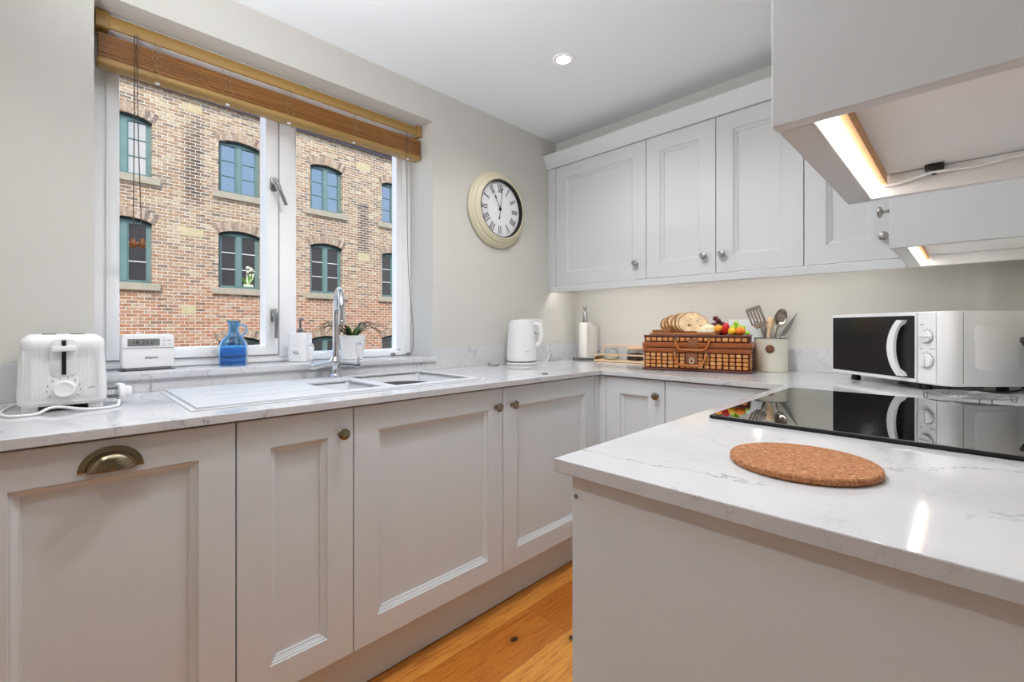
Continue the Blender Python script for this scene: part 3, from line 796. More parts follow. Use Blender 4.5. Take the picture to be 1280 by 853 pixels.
# local: x along world y, front -> local -y (world +x)
mb = MB()
hw = .080
def rrect(hx, y0, y1, r, n=6):
    p = []
    for cx, cy, a0 in ((hx-r, y1-r, 0), (-hx+r, y1-r, 90), (-hx+r, y0+r, 180), (hx-r, y0+r, 270)):
        for k in range(n+1):
            a = math.radians(a0+90*k/n); p.append((cx+r*math.cos(a), cy+r*math.sin(a)))
    return p
def loft(mb, sections, m, mat=None, closed=True):
    bm = bmesh.new(); rings = [[bm.verts.new((x, y, z)) for x, y in poly] for poly, z in sections]
    n = len(rings[0])
    for A, B in zip(rings, rings[1:]):
        for k in range(n): bm.faces.new((A[k], A[(k+1) % n], B[(k+1) % n], B[k]))
    if closed: bm.faces.new(rings[0][::-1]); bm.faces.new(rings[-1])
    bmesh.ops.recalc_face_normals(bm, faces=bm.faces)
    return mb._merge(bm, m, mat)
D = .265
loft(mb, [(rrect(hw-.008, .010, D-.010, .02), .014), (rrect(hw-.001, .002, D-.002, .024), .022), (rrect(hw, 0, D, .026), .045), (rrect(hw-.003, .002, D-.002, .026), .12), (rrect(hw-.005, .004, D-.004, .026), .150), (rrect(hw-.0045, .003, D-.003, .026), .152), (rrect(hw-.0045, .003, D-.003, .026), .168), (rrect(hw-.007, .006, D-.006, .024), .176), (rrect(hw-.018, .016, D-.016, .02), .186), (rrect(hw-.03, .028, D-.028, .016), .1865)], M['plastic'])
# ribs on the lower body
for k in range(45):
    x = -.068+.136*k/44
    zz0, zz1 = .03, .148
    if abs(x) < .026: zz1 = .084
    mb.tube([(x, .0005, zz0), (x, -.0003, .045), (x, .0025, zz1)], .0007, M['plastic'], 6)
body = mb.build('body', tr)
mb = MB(); mb.prism([(-.0245, -.028), (-.0245, .04), (-.018, .052), (0, .056), (.018, .052), (.0245, .04), (.0245, -.028), (.018, -.036), (-.018, -.036)], .004, M['plastic2'], T(0, .003, .122) @ R(90, 'X'), .001); mb.build('lever_panel', tr)
mb = MB(); mb.box((-.004, -.0025, .089), (.004, -.0005, .173), M['black']); mb.build('lever_slot', tr, smooth=False)
mb = MB(); mb.box((-.0215, -.014, .146), (.0215, -.002, .159), M['plastic'], .0025); mb.build('lever', tr)
mb = MB(); mb.lathe([(.021, 0), (.021, .004), (.0185, .009), (.0172, .0105), (.015, .0095), (0, .009)], M['plastic'], 36, T(0, .0005, .054) @ R(90, 'X')); mb.build('dial', tr)
mb = MB()
for k in range(10):
    a = math.radians(-35+250*k/9)
    mb.box((-.0011, -.0011, 0), (.0011, .0011, .0022), M['ink'], 0, mat=T(.0295*math.cos(a), .0003, .054+.0275*math.sin(a)) @ R(90, 'X'))
mb.build('dial_marks', tr, smooth=False)
mb = MB()
for x in (-.026, .026): mb.box((x-.013, .045, .1862), (x+.013, .225, .1872), M['black'])
mb.build('bread_slot', tr, smooth=False)
for sx in (-1, 1):
    for y in (.03, .225):
        mb = MB(); mb.box((sx*.058-.014, y-.014, 0), (sx*.058+.014, y+.014, .016), M['plastic'], .003); mb.build('foot', tr)
mb = MB(); mb.box((-.052, .03, .012), (.052, .22, .0145), M['black']); mb.build('base_plate', tr, smooth=False)
text('swan', .0065, M['ink'], tr, (.050, -.0004, .055), (PI/2, 0, 0), 'logo')
# flex and plug
cord = [(-.05, .2, .006), (-.09, .17, .004), (-.105, .06, .0035), (-.094, -.02, .0035), (-.072, -.036, .0035), (-.045, -.03, .004), (-.025, -.012, .012), (-.005, -.012, .0125), (.03, -.03, .006), (.06, -.034, .0035), (.088, -.022, .0035), (.100, .0, .004), (.104, .035, .012)]
def smooth_path(p, n=8):
    P = [Vector(q) for q in p]; out = []
    for i in range(len(P)-1):
        p0, p1, p2, p3 = P[max(i-1, 0)], P[i], P[i+1], P[min(i+2, len(P)-1)]
        for k in range(n):
            t = k/n
            out.append(.5*((2*p1)+(-p0+p2)*t+(2*p0-5*p1+4*p2-p3)*t*t+(-p0+3*p1-3*p2+p3)*t**3))
    out.append(P[-1]); return out
mb = MB(); mb.tube(smooth_path(cord), .0032, M['plastic'], 10); fx = mb.build('power_cord', tr)
mb = MB()
pm = T(.103, .075, .0285) @ R(8, 'Z')
mb.prism([(-.024, -.02), (.024, -.02), (.027, .0), (.02, .024), (-.02, .024), (-.027, 0)], .014, M['plastic'], pm @ R(90, 'Y') @ R(90, 'Z'), .004)
mb.prism([(-.016, -.012), (.016, -.012), (.018, .0), (.013, .015), (-.013, .015), (-.018, 0)], .016, M['plastic'], pm @ T(.013, 0, 0) @ R(90, 'Y') @ R(90, 'Z'), .003)
pg = mb.build('plug', tr)
for (py, pz) in ((0, .012), (-.011, -.010), (.011, -.010)):
    mb = MB(); mb.box((-.02, py-.002, pz-.0035), (.001, py+.002, pz+.0035), M['satin'], .0005, mat=pm); tag(mb.build('pin', pg), 'metal plug pin')

# programmer / thermostat
th = thing('room_thermostat', 'white digital heating controller with a grey display on the window sill', 'thermostat', (-.072, -2.2515, .9622), 97)
hw = .0715
mb = MB()
loft(mb, [(rrect(hw-.003, .0, .030, .006), .010), (rrect(hw, -.001, .031, .007), .018), (rrect(hw, 0, .030, .007), .105), (rrect(hw-.003, .003, .028, .006), .116), (rrect(hw-.010, .008, .024, .005), .1195)], M['plastic'])
mb.build('body', th)
mb = MB(); mb.box((-.062, .001, 0), (.062, .034, .0105), M['grey'], .002); mb.box((-.0735, -.006, 0), (.072, .036, .002), M['black'], .0008); tag(mb.build('stand', th), 'dark grey stand')
mb = MB(); mb.box((-.056, -.0022, .081), (.029, .002, .1045), M['lcd'], .0005); mb.build('display', th)
text('18 23.0°', .0195, M['ink'], th, (-.0125, -.0026, .0925), (PI/2, 0, 0), 'display_digits')
mb = MB(); mb.box((-.0695, -.0016, .0735), (.0695, .0, .0748), M['grey']); mb.build('flap_seam', th, smooth=False)
text('drayton', .0115, M['ink'], th, (.006, -.0018, .042), (PI/2, 0, 0), 'logo', .25)
mb = MB()
for (bx, bz) in ((.042, .100), (.042, .086), (.056, .100), (.056, .086)):
    mb.box((bx-.004, -.0022, bz-.003), (bx+.004, 0, bz+.003), M['plastic2'], .001)
mb.build('buttons', th)
mb = MB(); mb.tube([(.0-.03, .02, .119), (-.028, .02, .124), (-.02, .02, .125), (-.013, .02, .1195)], .002, M['plastic'], 8); mb.build('top_clip', th)

# blue glass jug
jg = thing('glass_jug', 'small blue glass jug with a looped handle on the window sill', 'jug', (-.088, -2.0, .9622), 70)
out = [(.028, 0), (.042, .002), (.0455, .008), (.0455, .066), (.0445, .078), (.039, .093), (.028, .106), (.019, .118), (.0165, .13), (.0165, .146), (.019, .157), (.0225, .165), (.0235, .167)]
inn = [(r-.0035, z+.004 if z < .01 else z) for r, z in out]
mb = MB(); mb.lathe(out + [(.0215, .1675)] + inn[::-1][1:] + [(0, .005)], M['blue'], 48, sq=5, cap=False)
mb.lathe([(.0, .0), (.028, 0)], M['blue'], 48, sq=5, cap=False)
mb.build('body', jg)
mb = MB(); mb.tube(smooth_path([(0, .015, .149), (0, .028, .152), (0, .040, .144), (0, .041, .128), (0, .033, .116), (0, .024, .112)]), .0042, M['blue'], 12, R(-90, 'Z') @ R(8, 'Z')); mb.build('handle', jg)
mb = MB(); mb.lathe([(0, .0055), (.0375, .0055), (.0415, .009), (.0415, .066), (0, .066)], M['bluewater'], 48, sq=5); mb.build('liquid', jg)

# soap dispenser
sd = thing('soap_dispenser', 'white ribbed soap dispenser with a grey metal pump on the window sill', 'dispenser', (-.118, -1.748, .9622), 45)
mb = MB(); mb.lathe([(.034, 0), (.0375, .002), (.0375, .112), (.036, .118), (.030, .1205), (.012, .1205)], M['ceramic'], 48, sq=6); mb.build('bottle', sd)
mb = MB()
mb.lathe([(.013, .1205), (.0135, .124), (.0135, .133), (.010, .136), (.0045, .138), (.0045, .170), (.0075, .172), (.0075, .180), (0, .181)], M['satin'], 24)
mb.tube([(0, 0, .176), (.016, -.016, .178), (.026, -.026, .174)], [.005, .0042, .0035], M['satin'], 10); tag(mb.build('pump', sd), 'grey metal pump')
mb = MB()
for (a, b) in (((-.014, .068), (.014, .0685)), ((-.008, .045), (.008, .046)), ((-.012, .037), (-.004, .042)), ((.004, .034), (.011, .040)), ((-.003, .032), (.003, .036))):
    mb.box((a[0], -.0385, a[1]), (b[0], -.0372, b[1]), M['ink2'])
mb.build('lettering', sd, smooth=False)

# potted spider plant
pp = thing('potted_plant', 'spider plant in a white pot on the window sill behind the tap', 'plant', (-.092, -1.532, .9622))
mb = MB(); mb.lathe([(.040, 0), (.0465, .002), (.0565, .104), (.0575, .107), (.0545, .107), (.053, .100), (.049, .085), (0, .085)], M['ceramic'], 40); mb.build('pot', pp)
mb = MB(); mb.lathe([(.0495, .086), (.049, .092), (.02, .097), (0, .097)], M['soil'], 24); mb.build('soil', pp)
random.seed(21)
def leaf(mb, az, reach, rise, droop, w, m):
    bm = bmesh.new(); n = 12; L0 = []; R0 = []; MID = []
    dx, dy = math.cos(az), math.sin(az)
    for k in range(n+1):
        t = k/n
        r = .006+reach*t; z = .092+rise*math.sin(min(1, t*1.25)*PI/2)*1.0-droop*max(0, t-.45)**2*3
        ww = w*(1-t**2.2)*(.55+.45*min(1, 4*t))+.0004
        MID.append(bm.verts.new((dx*r, dy*r, z-.001)))
        L0.append(bm.verts.new((dx*r-dy*ww, dy*r+dx*ww, z+.0012))); R0.append(bm.verts.new((dx*r+dy*ww, dy*r-dx*ww, z+.0012)))
    for k in range(n):
        bm.faces.new((L0[k], MID[k], MID[k+1], L0[k+1])); bm.faces.new((MID[k], R0[k], R0[k+1], MID[k+1]))
    r_ = bmesh.ops.solidify(bm, geom=bm.faces[:], thickness=.0006)
    mb._merge(bm, m)
sets = []
for k in range(13):
    az = math.radians(50+80*k/12+random.uniform(-8, 8)); sets.append((az, random.uniform(.10, .165), random.uniform(.055, .085), random.uniform(.02, .06), .0042, 'leafd' if k % 2 else 'leafdk'))
for k in range(14):
    az = math.radians(225+85*k/13+random.uniform(-8, 8)); sets.append((az, random.uniform(.10, .165), random.uniform(.05, .085), random.uniform(.02, .06), .0042, 'leafdk' if k % 3 else 'leafd'))
for k in range(12):
    sets.append((random.uniform(0, 2*PI), random.uniform(.012, .045), random.uniform(.03, .06), 0, .005, 'leaf'))
for s_ in sets:
    mb = MB(); leaf(mb, s_[0], s_[1], s_[2], s_[3], s_[4], M[s_[5]]); mb.build('leaf', pp)

# blind
bl = thing('wooden_blind', 'wooden slatted blind pulled up under the top of the window', 'blind', (0, 0, 0))
BY0, BY1 = -2.383, -1.170
mb = MB(); mb.box((-.1005, BY0+.03, 2.066), (-.091, BY1-.022, 2.1085), M['railw'], .002); tag(mb.build('valance', bl), 'wooden valance board')
mb = MB(); mb.box((-.148, BY0+.03, 2.0665), (-.1015, BY1-.022, 2.1165), M['white'], .002); tag(mb.build('headrail', bl), 'white metal headrail')
for a, b in ((BY0, BY0+.032), (BY1-.021, BY1)):
    mb = MB(); mb.box((-.15, a, 2.062), (-.086, b, 2.116), M['railw'], .002); mb.build('end_bracket', bl)
random.seed(3)
mb = MB(); ns = 19
for k in range(ns):
    z = 1.969+.0040*k; j = random.uniform(-.0018, .0018)
    mb.box((-.143+j, BY0+.006+random.uniform(0, .002), z), (-.093+j, BY1-.004-random.uniform(0, .002), z+.0031), M['slatw'], .0006, 1)
mb.build('slats', bl, smooth=False)
mb = MB(); mb.box((-.145, BY0+.004, 1.9465), (-.088, BY1-.002, 1.968), M['railw'], .006, 3); mb.build('bottom_rail', bl)
for i, y in enumerate((-2.23, -2.02, -1.80, -1.52, -1.24)):
    mb = MB()
    random.seed(40+i)
    for s_ in (-.012, .012):
        pts = [(-.0885, y+s_, 2.066)]
        for k in range(9):
            pts.append((-.0905+random.uniform(0, .007), y+s_*.6+random.uniform(-.010, .010), 2.048-.010*k))
        pts.append((-.0868, y, 1.95))
        mb.tube(smooth_path(pts, 4), .0011, M['cordm'], 6)
    mb.build('ladder_cord', bl)
    mb = MB(); mb.lathe([(.0055, 1.9415), (.007, 1.943), (.007, 1.9465)], M['white'], 14, T(-.115, y+.006, 0)); tag(mb.build('cord_plug', bl), 'white cord plug')
def pull(y, zend, off):
    mb = MB(); mb.tube(smooth_path([(-.084, y, 2.07), (-.083, y, 1.95), (-.083, y+off*.3, 1.7), (-.083, y+off, zend+.02)], 8), .0014, M['cordd'], 8); c = mb.build('pull_cord', bl)
    mb = MB(); mb.lathe([(.003, .026), (.0055, .024), (.0075, .018), (.0105, .012), (.0115, .005), (.009, -.003), (.004, -.008), (0, -.009)], M['acorn'], 20, T(-.083, y+off, zend)); tag(mb.build('cord_acorn', c), 'wooden acorn toggle')
pull(-2.288, 1.372, -.004); pull(-2.281, 1.374, .012)
mb = MB()
mb.tube(smooth_path([(-.085, -1.257, 2.07), (-.084, -1.256, 1.9), (-.09, -1.250, 1.6), (-.10, -1.235, 1.35), (-.115, -1.205, 1.15), (-.12, -1.195, 1.05), (-.125, -1.2, .985), (-.13, -1.225, .970), (-.135, -1.29, .966)], 10), .0014, M['cordd'], 8)
c = mb.build('pull_cord', bl)
for (x, y, z) in ((-.128, -1.222, .972), (-.138, -1.30, .972)):
    mb = MB(); mb.ball((x, y, z), (.008, .015, .0085), M['satin'], 14); mb.build('cord_toggle', c)

# ------------------------------------------------------------------ kettle corner
kt = thing('electric_kettle', 'white ribbed electric kettle in the corner under the clock', 'kettle', (.118, -.655, .9002), 45)
# local -y points to the camera, +x to the right of the photo
mb = MB(); mb.lathe([(.070, 0), (.083, .001), (.085, .006), (.082, .013), (.06, .016)], M['plastic2'], 48); mb.lathe([(.079, .013), (.079, .019), (.05, .019)], M['satin'], 48); mb.build('base', kt)
mb = MB()
prof = [(.076, .0195), (.0815, .022), (.0815, .03), (.078, .1), (.070, .2), (.0668, .232), (.0655, .238)]
mb.lathe(prof, M['plastic'], 64)
for k in range(56):
    a = 2*PI*k/56
    mb.tube([(r*math.cos(a), r*math.sin(a), z) for r, z in ((.0812, .035), (.0777, .1), (.0697, .2), (.067, .228))], .0011, M['plastic'], 5)
mb.build('body', kt)
mb = MB(); mb.lathe([(.064, .2382), (.063, .243), (.055, .2455), (.02, .2465), (.012, .252), (0, .2525)], M['plastic'], 40); mb.build('lid', kt)
mb = MB(); mb.prism([(-.022, 0), (.022, 0), (0, .024)], .03, M['plastic'], T(-.064, 0, .238) @ R(90, 'Z') @ R(180, 'X'), .002); mb.build('spout', kt)
mb = MB(); mb.tube(smooth_path([(.062, 0, .222), (.09, 0, .221), (.105, 0, .20), (.108, 0, .16), (.100, 0, .125), (.088, 0, .108), (.076, 0, .104)]), .009, M['plastic'], 14, flat=1.4); mb.build('handle', kt)
text('swan', .009, M['ink'], kt, (.030, -.0765, .075), (PI/2, 0, math.radians(22)), 'logo')
mb = MB(); mb.tube(smooth_path([(.07, .03, .006), (.12, .05, .004), (.155, .075, .03), (.15, .088, .085), (.125, .10, .118), (.098, .112, .128)]), .003, M['plastic2'], 10); mb.build('power_cord', kt)

sc_ = thing('wall_socket', 'white double plug socket on the wall behind the kettle', 'socket', (0, -.425, 1.113), 90)
mb = MB(); mb.box((-.073, -.0095, -.043), (.073, -.0005, .043), M['plastic'], .003); mb.build('faceplate', sc_)
for x in (-.036, .036):
    mb = MB(); mb.box((x-.005, -.0115, .018), (x+.005, -.009, .030), M['plastic2'], .001); mb.build('switch', sc_)
    mb = MB(); mb.box((x-.002, -.0098, -.004), (x+.002, -.009, .006), M['black']); mb.box((x-.014, -.0098, -.022), (x-.008, -.009, -.018), M['black']); mb.box((x+.008, -.0098, -.022), (x+.014, -.009, -.018), M['black']); mb.build('plug_holes', sc_, smooth=False)
kp = thing('plug', 'grey mains plug pushed into the socket behind the kettle', 'plug', (.0102, -.461, 1.098), 90)
mb = MB(); mb.prism([(-.022, -.020), (.022, -.020), (.024, 0), (.018, .022), (-.018, .022), (-.024, 0)], .022, M['plastic2'], R(90, 'X'), .004); mb.build('plug_body', kp)
mb = MB(); mb.box((-.008, -.034, -.030), (.008, -.012, -.018), M['grey'], .003); mb.build('cord_grip', kp)

# clock
ck = thing('wall_clock', 'round cream wall clock with roman numerals between the window and the cabinets', 'clock', (.0005, -.735, 1.758))
CW = R(90, 'Y')  # lathe axis to +x
mb = MB(); mb.lathe([(.19, 0), (.210, .002), (.213, .010), (.209, .016), (.206, .017), (.204, .024), (.196, .032), (.188, .034), (.187, .039), (.178, .045), (.170, .047), (.168, .051), (.161, .052), (.1590, .0505), (.1585, .036)], M['cream'], 96, CW, cap=False)
mb.build('case', ck, angle=60)
mb = MB(); mb.lathe([(.156, .028), (0, .028)], M['dial'], 96, CW, cap=False); mb.build('dial', ck)
mb = MB(); mb.lathe([(.1565, .029), (.1585, .0500), (.1545, .0505), (.1500, .029)], M['black'], 96, CW, cap=False); tag(mb.build('bezel', ck), 'black inner rim')
mb = MB()
ROM = ['XII', 'I', 'II', 'III', 'IIII', 'V', 'VI', 'VII', 'VIII', 'IX', 'X', 'XI']
FR = Matrix(((0, 0, 1, .0284), (1, 0, 0, 0), (0, 1, 0, 0), (0, 0, 0, 1)))   # local xy -> world yz
def bar(mb, p, q, w, mat):
    p, q = Vector((*p, 0)), Vector((*q, 0)); d = q-p; L = d.length; a = math.atan2(d.y, d.x)
    mb.box((0, -w/2, 0), (L, w/2, .0006), M['ink'], mat=mat @ T(p.x, p.y, 0) @ Matrix.Rotation(a, 4, 'Z'))
for h in range(12):
    mat = FR @ Matrix.Rotation(-2*PI*h/12, 4, 'Z') @ T(0, .114, 0)
    widths = {'I': .0085, 'V': .018, 'X': .018}; s_ = ROM[h]; W = sum(widths[c] for c in s_); x = -W/2; hh = .0195
    for c in s_:
        w = widths[c]
        if c == 'I':
            bar(mb, (x+w/2, -hh), (x+w/2, hh), .0042, mat)
        elif c == 'V':
            bar(mb, (x+.002, hh), (x+w/2, -hh), .0045, mat); bar(mb, (x+w-.002, hh), (x+w/2, -hh), .002, mat)
        else:
            bar(mb, (x+.002, hh), (x+w-.002, -hh), .0045, mat); bar(mb, (x+w-.002, hh), (x+.002, -hh), .002, mat)
        x += w
    bar(mb, (-W/2, hh), (W/2, hh), .0016, mat); bar(mb, (-W/2, -hh), (W/2, -hh), .0016, mat)
for k in range(60):
    mat = FR @ Matrix.Rotation(2*PI*k/60, 4, 'Z')
    bar(mb, (0, .138), (0, .1415), .003 if k % 5 == 0 else .0012, mat)
mb.build('numerals', ck, smooth=False)
def hand(name, ang, L, w, tail, spade):
    mb = MB(); mat = T(.004, 0, 0) @ FR @ Matrix.Rotation(-math.radians(ang), 4, 'Z')
    mb.prism([(-w, -tail), (w, -tail), (w*.7, L*spade), (w*3.0, L*spade+.010), (0, L), (-w*3.0, L*spade+.010), (-w*.7, L*spade)], .0009, M['black'], mat)
    if tail > .02: mb.lathe([(.0055, 0), (.0055, .0009)], M['black'], 16, mat @ T(0, -tail, 0))
    mb.build(name, ck, smooth=False)
hand('hour_hand', 331, .085, .0016, .0, .72)
hand('minute_hand', 8, .122, .0014, .05, .86)
mb = MB(); mb.lathe([(.0075, .0), (.0075, .007), (0, .008)], M['black'], 20, T(.0285, 0, 0) @ CW); mb.build('hub', ck)

# paper towel holder
ph = thing('kitchen_roll_holder', 'kitchen roll on a grey pole stand in the far corner', 'kitchen roll', (.142, -.098, .9002), 45)
mb = MB(); mb.box((-.071, -.052, 0), (.071, .052, .010), M['slate'], .002); tag(mb.build('base', ph), 'dark slate base')
mb = MB(); mb.lathe([(.008, .01), (.008, .02), (.0065, .022), (.0065, .318), (.010, .322), (.012, .332), (.009, .342), (0, .345)], M['satin'], 20); tag(mb.build('pole', ph), 'grey metal pole')
mb = MB(); mb.lathe([(.0135, .236), (.0135, .30), (.0125, .302)], M['satin'], 24, cap=False); mb.build('sleeve', ph)
mb = MB(); mb.lathe([(.020, .012), (.041, .0125), (.042, .016), (.042, .232), (.041, .235), (.020, .2355), (.020, .012)], M['paper'], 40, T(.004, 0, 0), cap=False); rl = mb.build('paper_roll', ph)
mb = MB()
bm = bmesh.new(); cols = []
for k in range(9):
    t = k/8
    x = -.036+.115*t if False else .0+.066*t
    y = -.0425-.004*math.sin(t*PI)+(.014*t*t)
    cols.append([bm.verts.new((x+.004, y, .012+.01*t*0+.0)), bm.verts.new((x+.004+.010*t, y-.004*t, .235-.022*t))])
for A, B in zip(cols, cols[1:]): bm.faces.new((A[0], B[0], B[1], A[1]))
bmesh.ops.solidify(bm, geom=bm.faces[:], thickness=.001)
mb._merge(bm, M['paper']); mb.build('loose_sheet', rl)

# tray with jars behind the hamper
ty = thing('wooden_caddy', 'low pale wooden caddy with a dark base beside the hamper', 'caddy', (.27, -.185, .9002), 8)
mb = MB(); mb.box((0, 0, .001), (.40, .12, .011), M['pale'], .002); mb.build('base', ty)
for y in (.002, .112):
    mb = MB(); mb.box((0, y, .088 if y > .05 else .04), (.40, y+.006, .098 if y > .05 else .048), M['pale'], .001); mb.build('rail', ty)
for x in (.0, .395):
    mb = MB(); mb.box((x, .002, .010), (x+.006, .118, .03 if x == 0 else .04), M['roundel'], .001)
    mb.box((x, .112, .01), (x+.006, .118, .098), M['pale'], .001); mb.box((x, .002, .01), (x+.006, .008, .047), M['pale'], .001); mb.build('end_post', ty)
def on_tray(x, y): 
    a = math.radians(8); return (.27+x*math.cos(a)-y*math.sin(a), -.185+x*math.sin(a)+y*math.cos(a), .9115)
def jar(name, label, x, y, r, h, fillm, fh, lid):
    o = thing(name, label, 'jar', on_tray(x, y), 8)
    mb = MB(); mb.lathe([(r*.8, 0), (r, .003), (r, h*.8), (r*.86, h*.92), (r*.86, h)] + [(r*.86-.002, h), (r*.86-.002, h*.92), (r-.002, h*.8), (r-.002, .005), (0, .004)], M['clear'], 32, cap=False); mb.build('glass', o)
    mb = MB(); mb.lathe([(0, .0045), (r-.003, .0055), (r-.003, fh), (r*.5, fh+.004), (0, fh+.003)], M[fillm], 28); mb.build('contents', o)
    if lid == 'clip':
        mb = MB(); mb.lathe([(r*.9, h), (r*.92, h+.003), (r*.85, h+.008), (0, h+.010)], M['clear'], 28); mb.build('lid', o)
        mb = MB(); mb.lathe([(r*.89, h-.004), (r*.89, h)], M['chrome'], 28, cap=False)
        mb.tube([(0, -r*.92, h-.002), (.004, -r-.008, h-.014), (0, -r-.006, h*.5), (-.003, -r-.003, h*.3)], .0022, M['chrome'], 8); mb.build('clip', o)
    else:
        mb = MB(); mb.lathe([(r*.95, h+.0003), (r*.97, h+.002), (r*.97, h+.012), (r*.9, h+.014), (0, h+.014)], M['pale'], 28); tag(mb.build('lid', o), 'pale wooden lid')
jar('glass_jar', 'clip-top glass jar of pale granules in the wooden caddy', .085, .06, .042, .068, 'sugar', .022, 'clip')
jar('glass_jar', 'wide glass jar of dark coffee in the wooden caddy', .235, .060, .048, .066, 'coffee', .038, 'wood')
o = thing('cup', 'small white cup tucked against the left end of the hamper', 'cup', on_tray(.352, .045))
mb = MB(); mb.lathe([(.022, 0), (.028, .003), (.031, .05), (.0325, .056), (.030, .056), (.026, .008), (0, .006)], M['ceramic'], 28); mb.build('body', o)

# ------------------------------------------------------------------ wicker hamper (local: x along its front, y into depth)
HX, HY, HR = .742, -.450, 15.7
hp = thing('wicker_hamper', 'brown wicker picnic hamper with leather straps standing on the back worktop', 'hamper', (HX, HY, .9002), HR)
W, DPH = .465, .27
mb = MB(); mb.box((.004, .004, 0), (W-.004, DPH-.004, .108), M['wick_d'], .004)
mb.tube([(0, 0, .006), (W, 0, .006), (W, DPH, .006), (0, DPH, .006)], .006, M['wick_d'], 8, closed=True); mb.build('basket', hp)
random.seed(5)
def weave(mb, x0, x1, z0, z1, rows, cols, side=None):
    for r in range(rows):
        for c in range(cols):
            cx = x0+(x1-x0)*(c+.5)/cols; cz = z0+(z1-z0)*(r+.5)/rows
            w = (x1-x0)/cols*.44; h = (z1-z0)/rows*.47
            m = M[random.choice(('wick_l', 'wick_l', 'wick_l2'))]
            q = w*random.uniform(.84, .96)
            if side is None: mb.box((cx-q, -.0025, cz-h*.86), (cx+q, .006, cz+h*.86), m, .003)
            else: mb.box((side-.004, cx-w, cz-h*.86), (side+.004, cx+w, cz+h*.86), m, .003)
mb = MB(); weave(mb, .008, W-.008, .013, .084, 4, 17); weave(mb, .008, DPH-.008, .013, .084, 4, 10, W-.0035); weave(mb, .008, DPH-.008, .013, .084, 4, 10, .0035)
for k in range(18):
    x = .008+(W-.016)*k/17
    mb.tube([(x, -.0005, .012), (x, -.0005, .086)], .0022, M['wick_d'], 6)
mb.build('weave', hp)
mb = MB(); mb.box((-.002, -.003, .086), (W+.002, DPH+.003, .1075), M['wick_m'], .006); mb.build('rim', hp)
mb = MB(); mb.box((-.004, -.005, .1095), (W+.004, DPH+.004, .134), M['wick_m'], .006)
mb.box((.004, .004, .130), (W-.004, DPH-.004, .168), M['wick_d'], .006)
weave(mb, .012, W-.012, .138, .158, 1, 17)
mb.tube([(.004, .002, .164), (W-.004, .002, .164), (W-.004, DPH-.002, .164), (.004, DPH-.002, .164)], .0045, M['wick_d'], 8, closed=True)
mb.build('lid', hp)
def bail(z0, drop, y, x0, x1):
    mb = MB()
    mb.tube(smooth_path([(x0, y+.002, z0), (x0-.002, y-.008, z0-.012), (x0+.008, y-.012, z0-drop*.72), (x0+.022, y-.014, z0-drop), ((x0+x1)/2, y-.0145, z0-drop-.002), (x1-.022, y-.014, z0-drop), (x1-.008, y-.012, z0-drop*.72), (x1+.002, y-.008, z0-.012), (x1, y+.002, z0)], 6), .0052, M['leather'], 10)
    tag(mb.build('carry_handle', hp), 'tan leather-wrapped handle')
    for x in (x0, x1):
        m2 = MB(); m2.ball((x, y-.004, z0), (.0055, .005, .008), M['brass'], 10); m2.build('handle_ring', hp)
bail(.152, .050, -.004, .152, .296); bail(.088, .058, -.004, .150, .283)
mb = MB(); mb.prism([(-.022, -.024), (.022, -.024), (.020, .02), (-.020, .02)], .003, M['leatherd'], T(.228, -.0065, .130) @ R(90, 'X'), .001); tag(mb.build('strap_plate', hp), 'brown leather plate')
mb = MB(); mb.prism([(-.026, -.03), (.026, -.03), (.024, .028), (-.024, .028)], .003, M['leatherd'], T(.222, -.006, .058) @ R(90, 'X'), .001); tag(mb.build('strap_plate', hp), 'brown leather plate')
mb = MB(); mb.tube([(.222+.009*math.cos(2*PI*k/20), -.0105, .050+.012*math.sin(2*PI*k/20)) for k in range(20)], .0028, M['cream'], 8, closed=True); tag(mb.build('clasp_ring', hp), 'pale oval clasp ring')
mb = MB()
for x, z in ((.215, .151), (.241, .151), (.202, .055), (.243, .055), (.228, .156)): mb.ball((x, -.008, z), .003, M['steel'], 8)
mb.build('rivets', hp)
def hl(x, y, z=0):
    a = math.radians(HR); return (HX+x*math.cos(a)-y*math.sin(a), HY+x*math.sin(a)+y*math.cos(a), .9002+z)
LID = .1685
bd = thing('serving_board', 'reddish wooden board lying across the top of the hamper', 'board', hl(.02, .03, LID), HR)
mb = MB(); mb.prism(rrect(.155, -.0, .19, .02), .010, M['board'], T(.155, 0, .0002), .002); mb.build('board', bd)
BT = LID+.0106
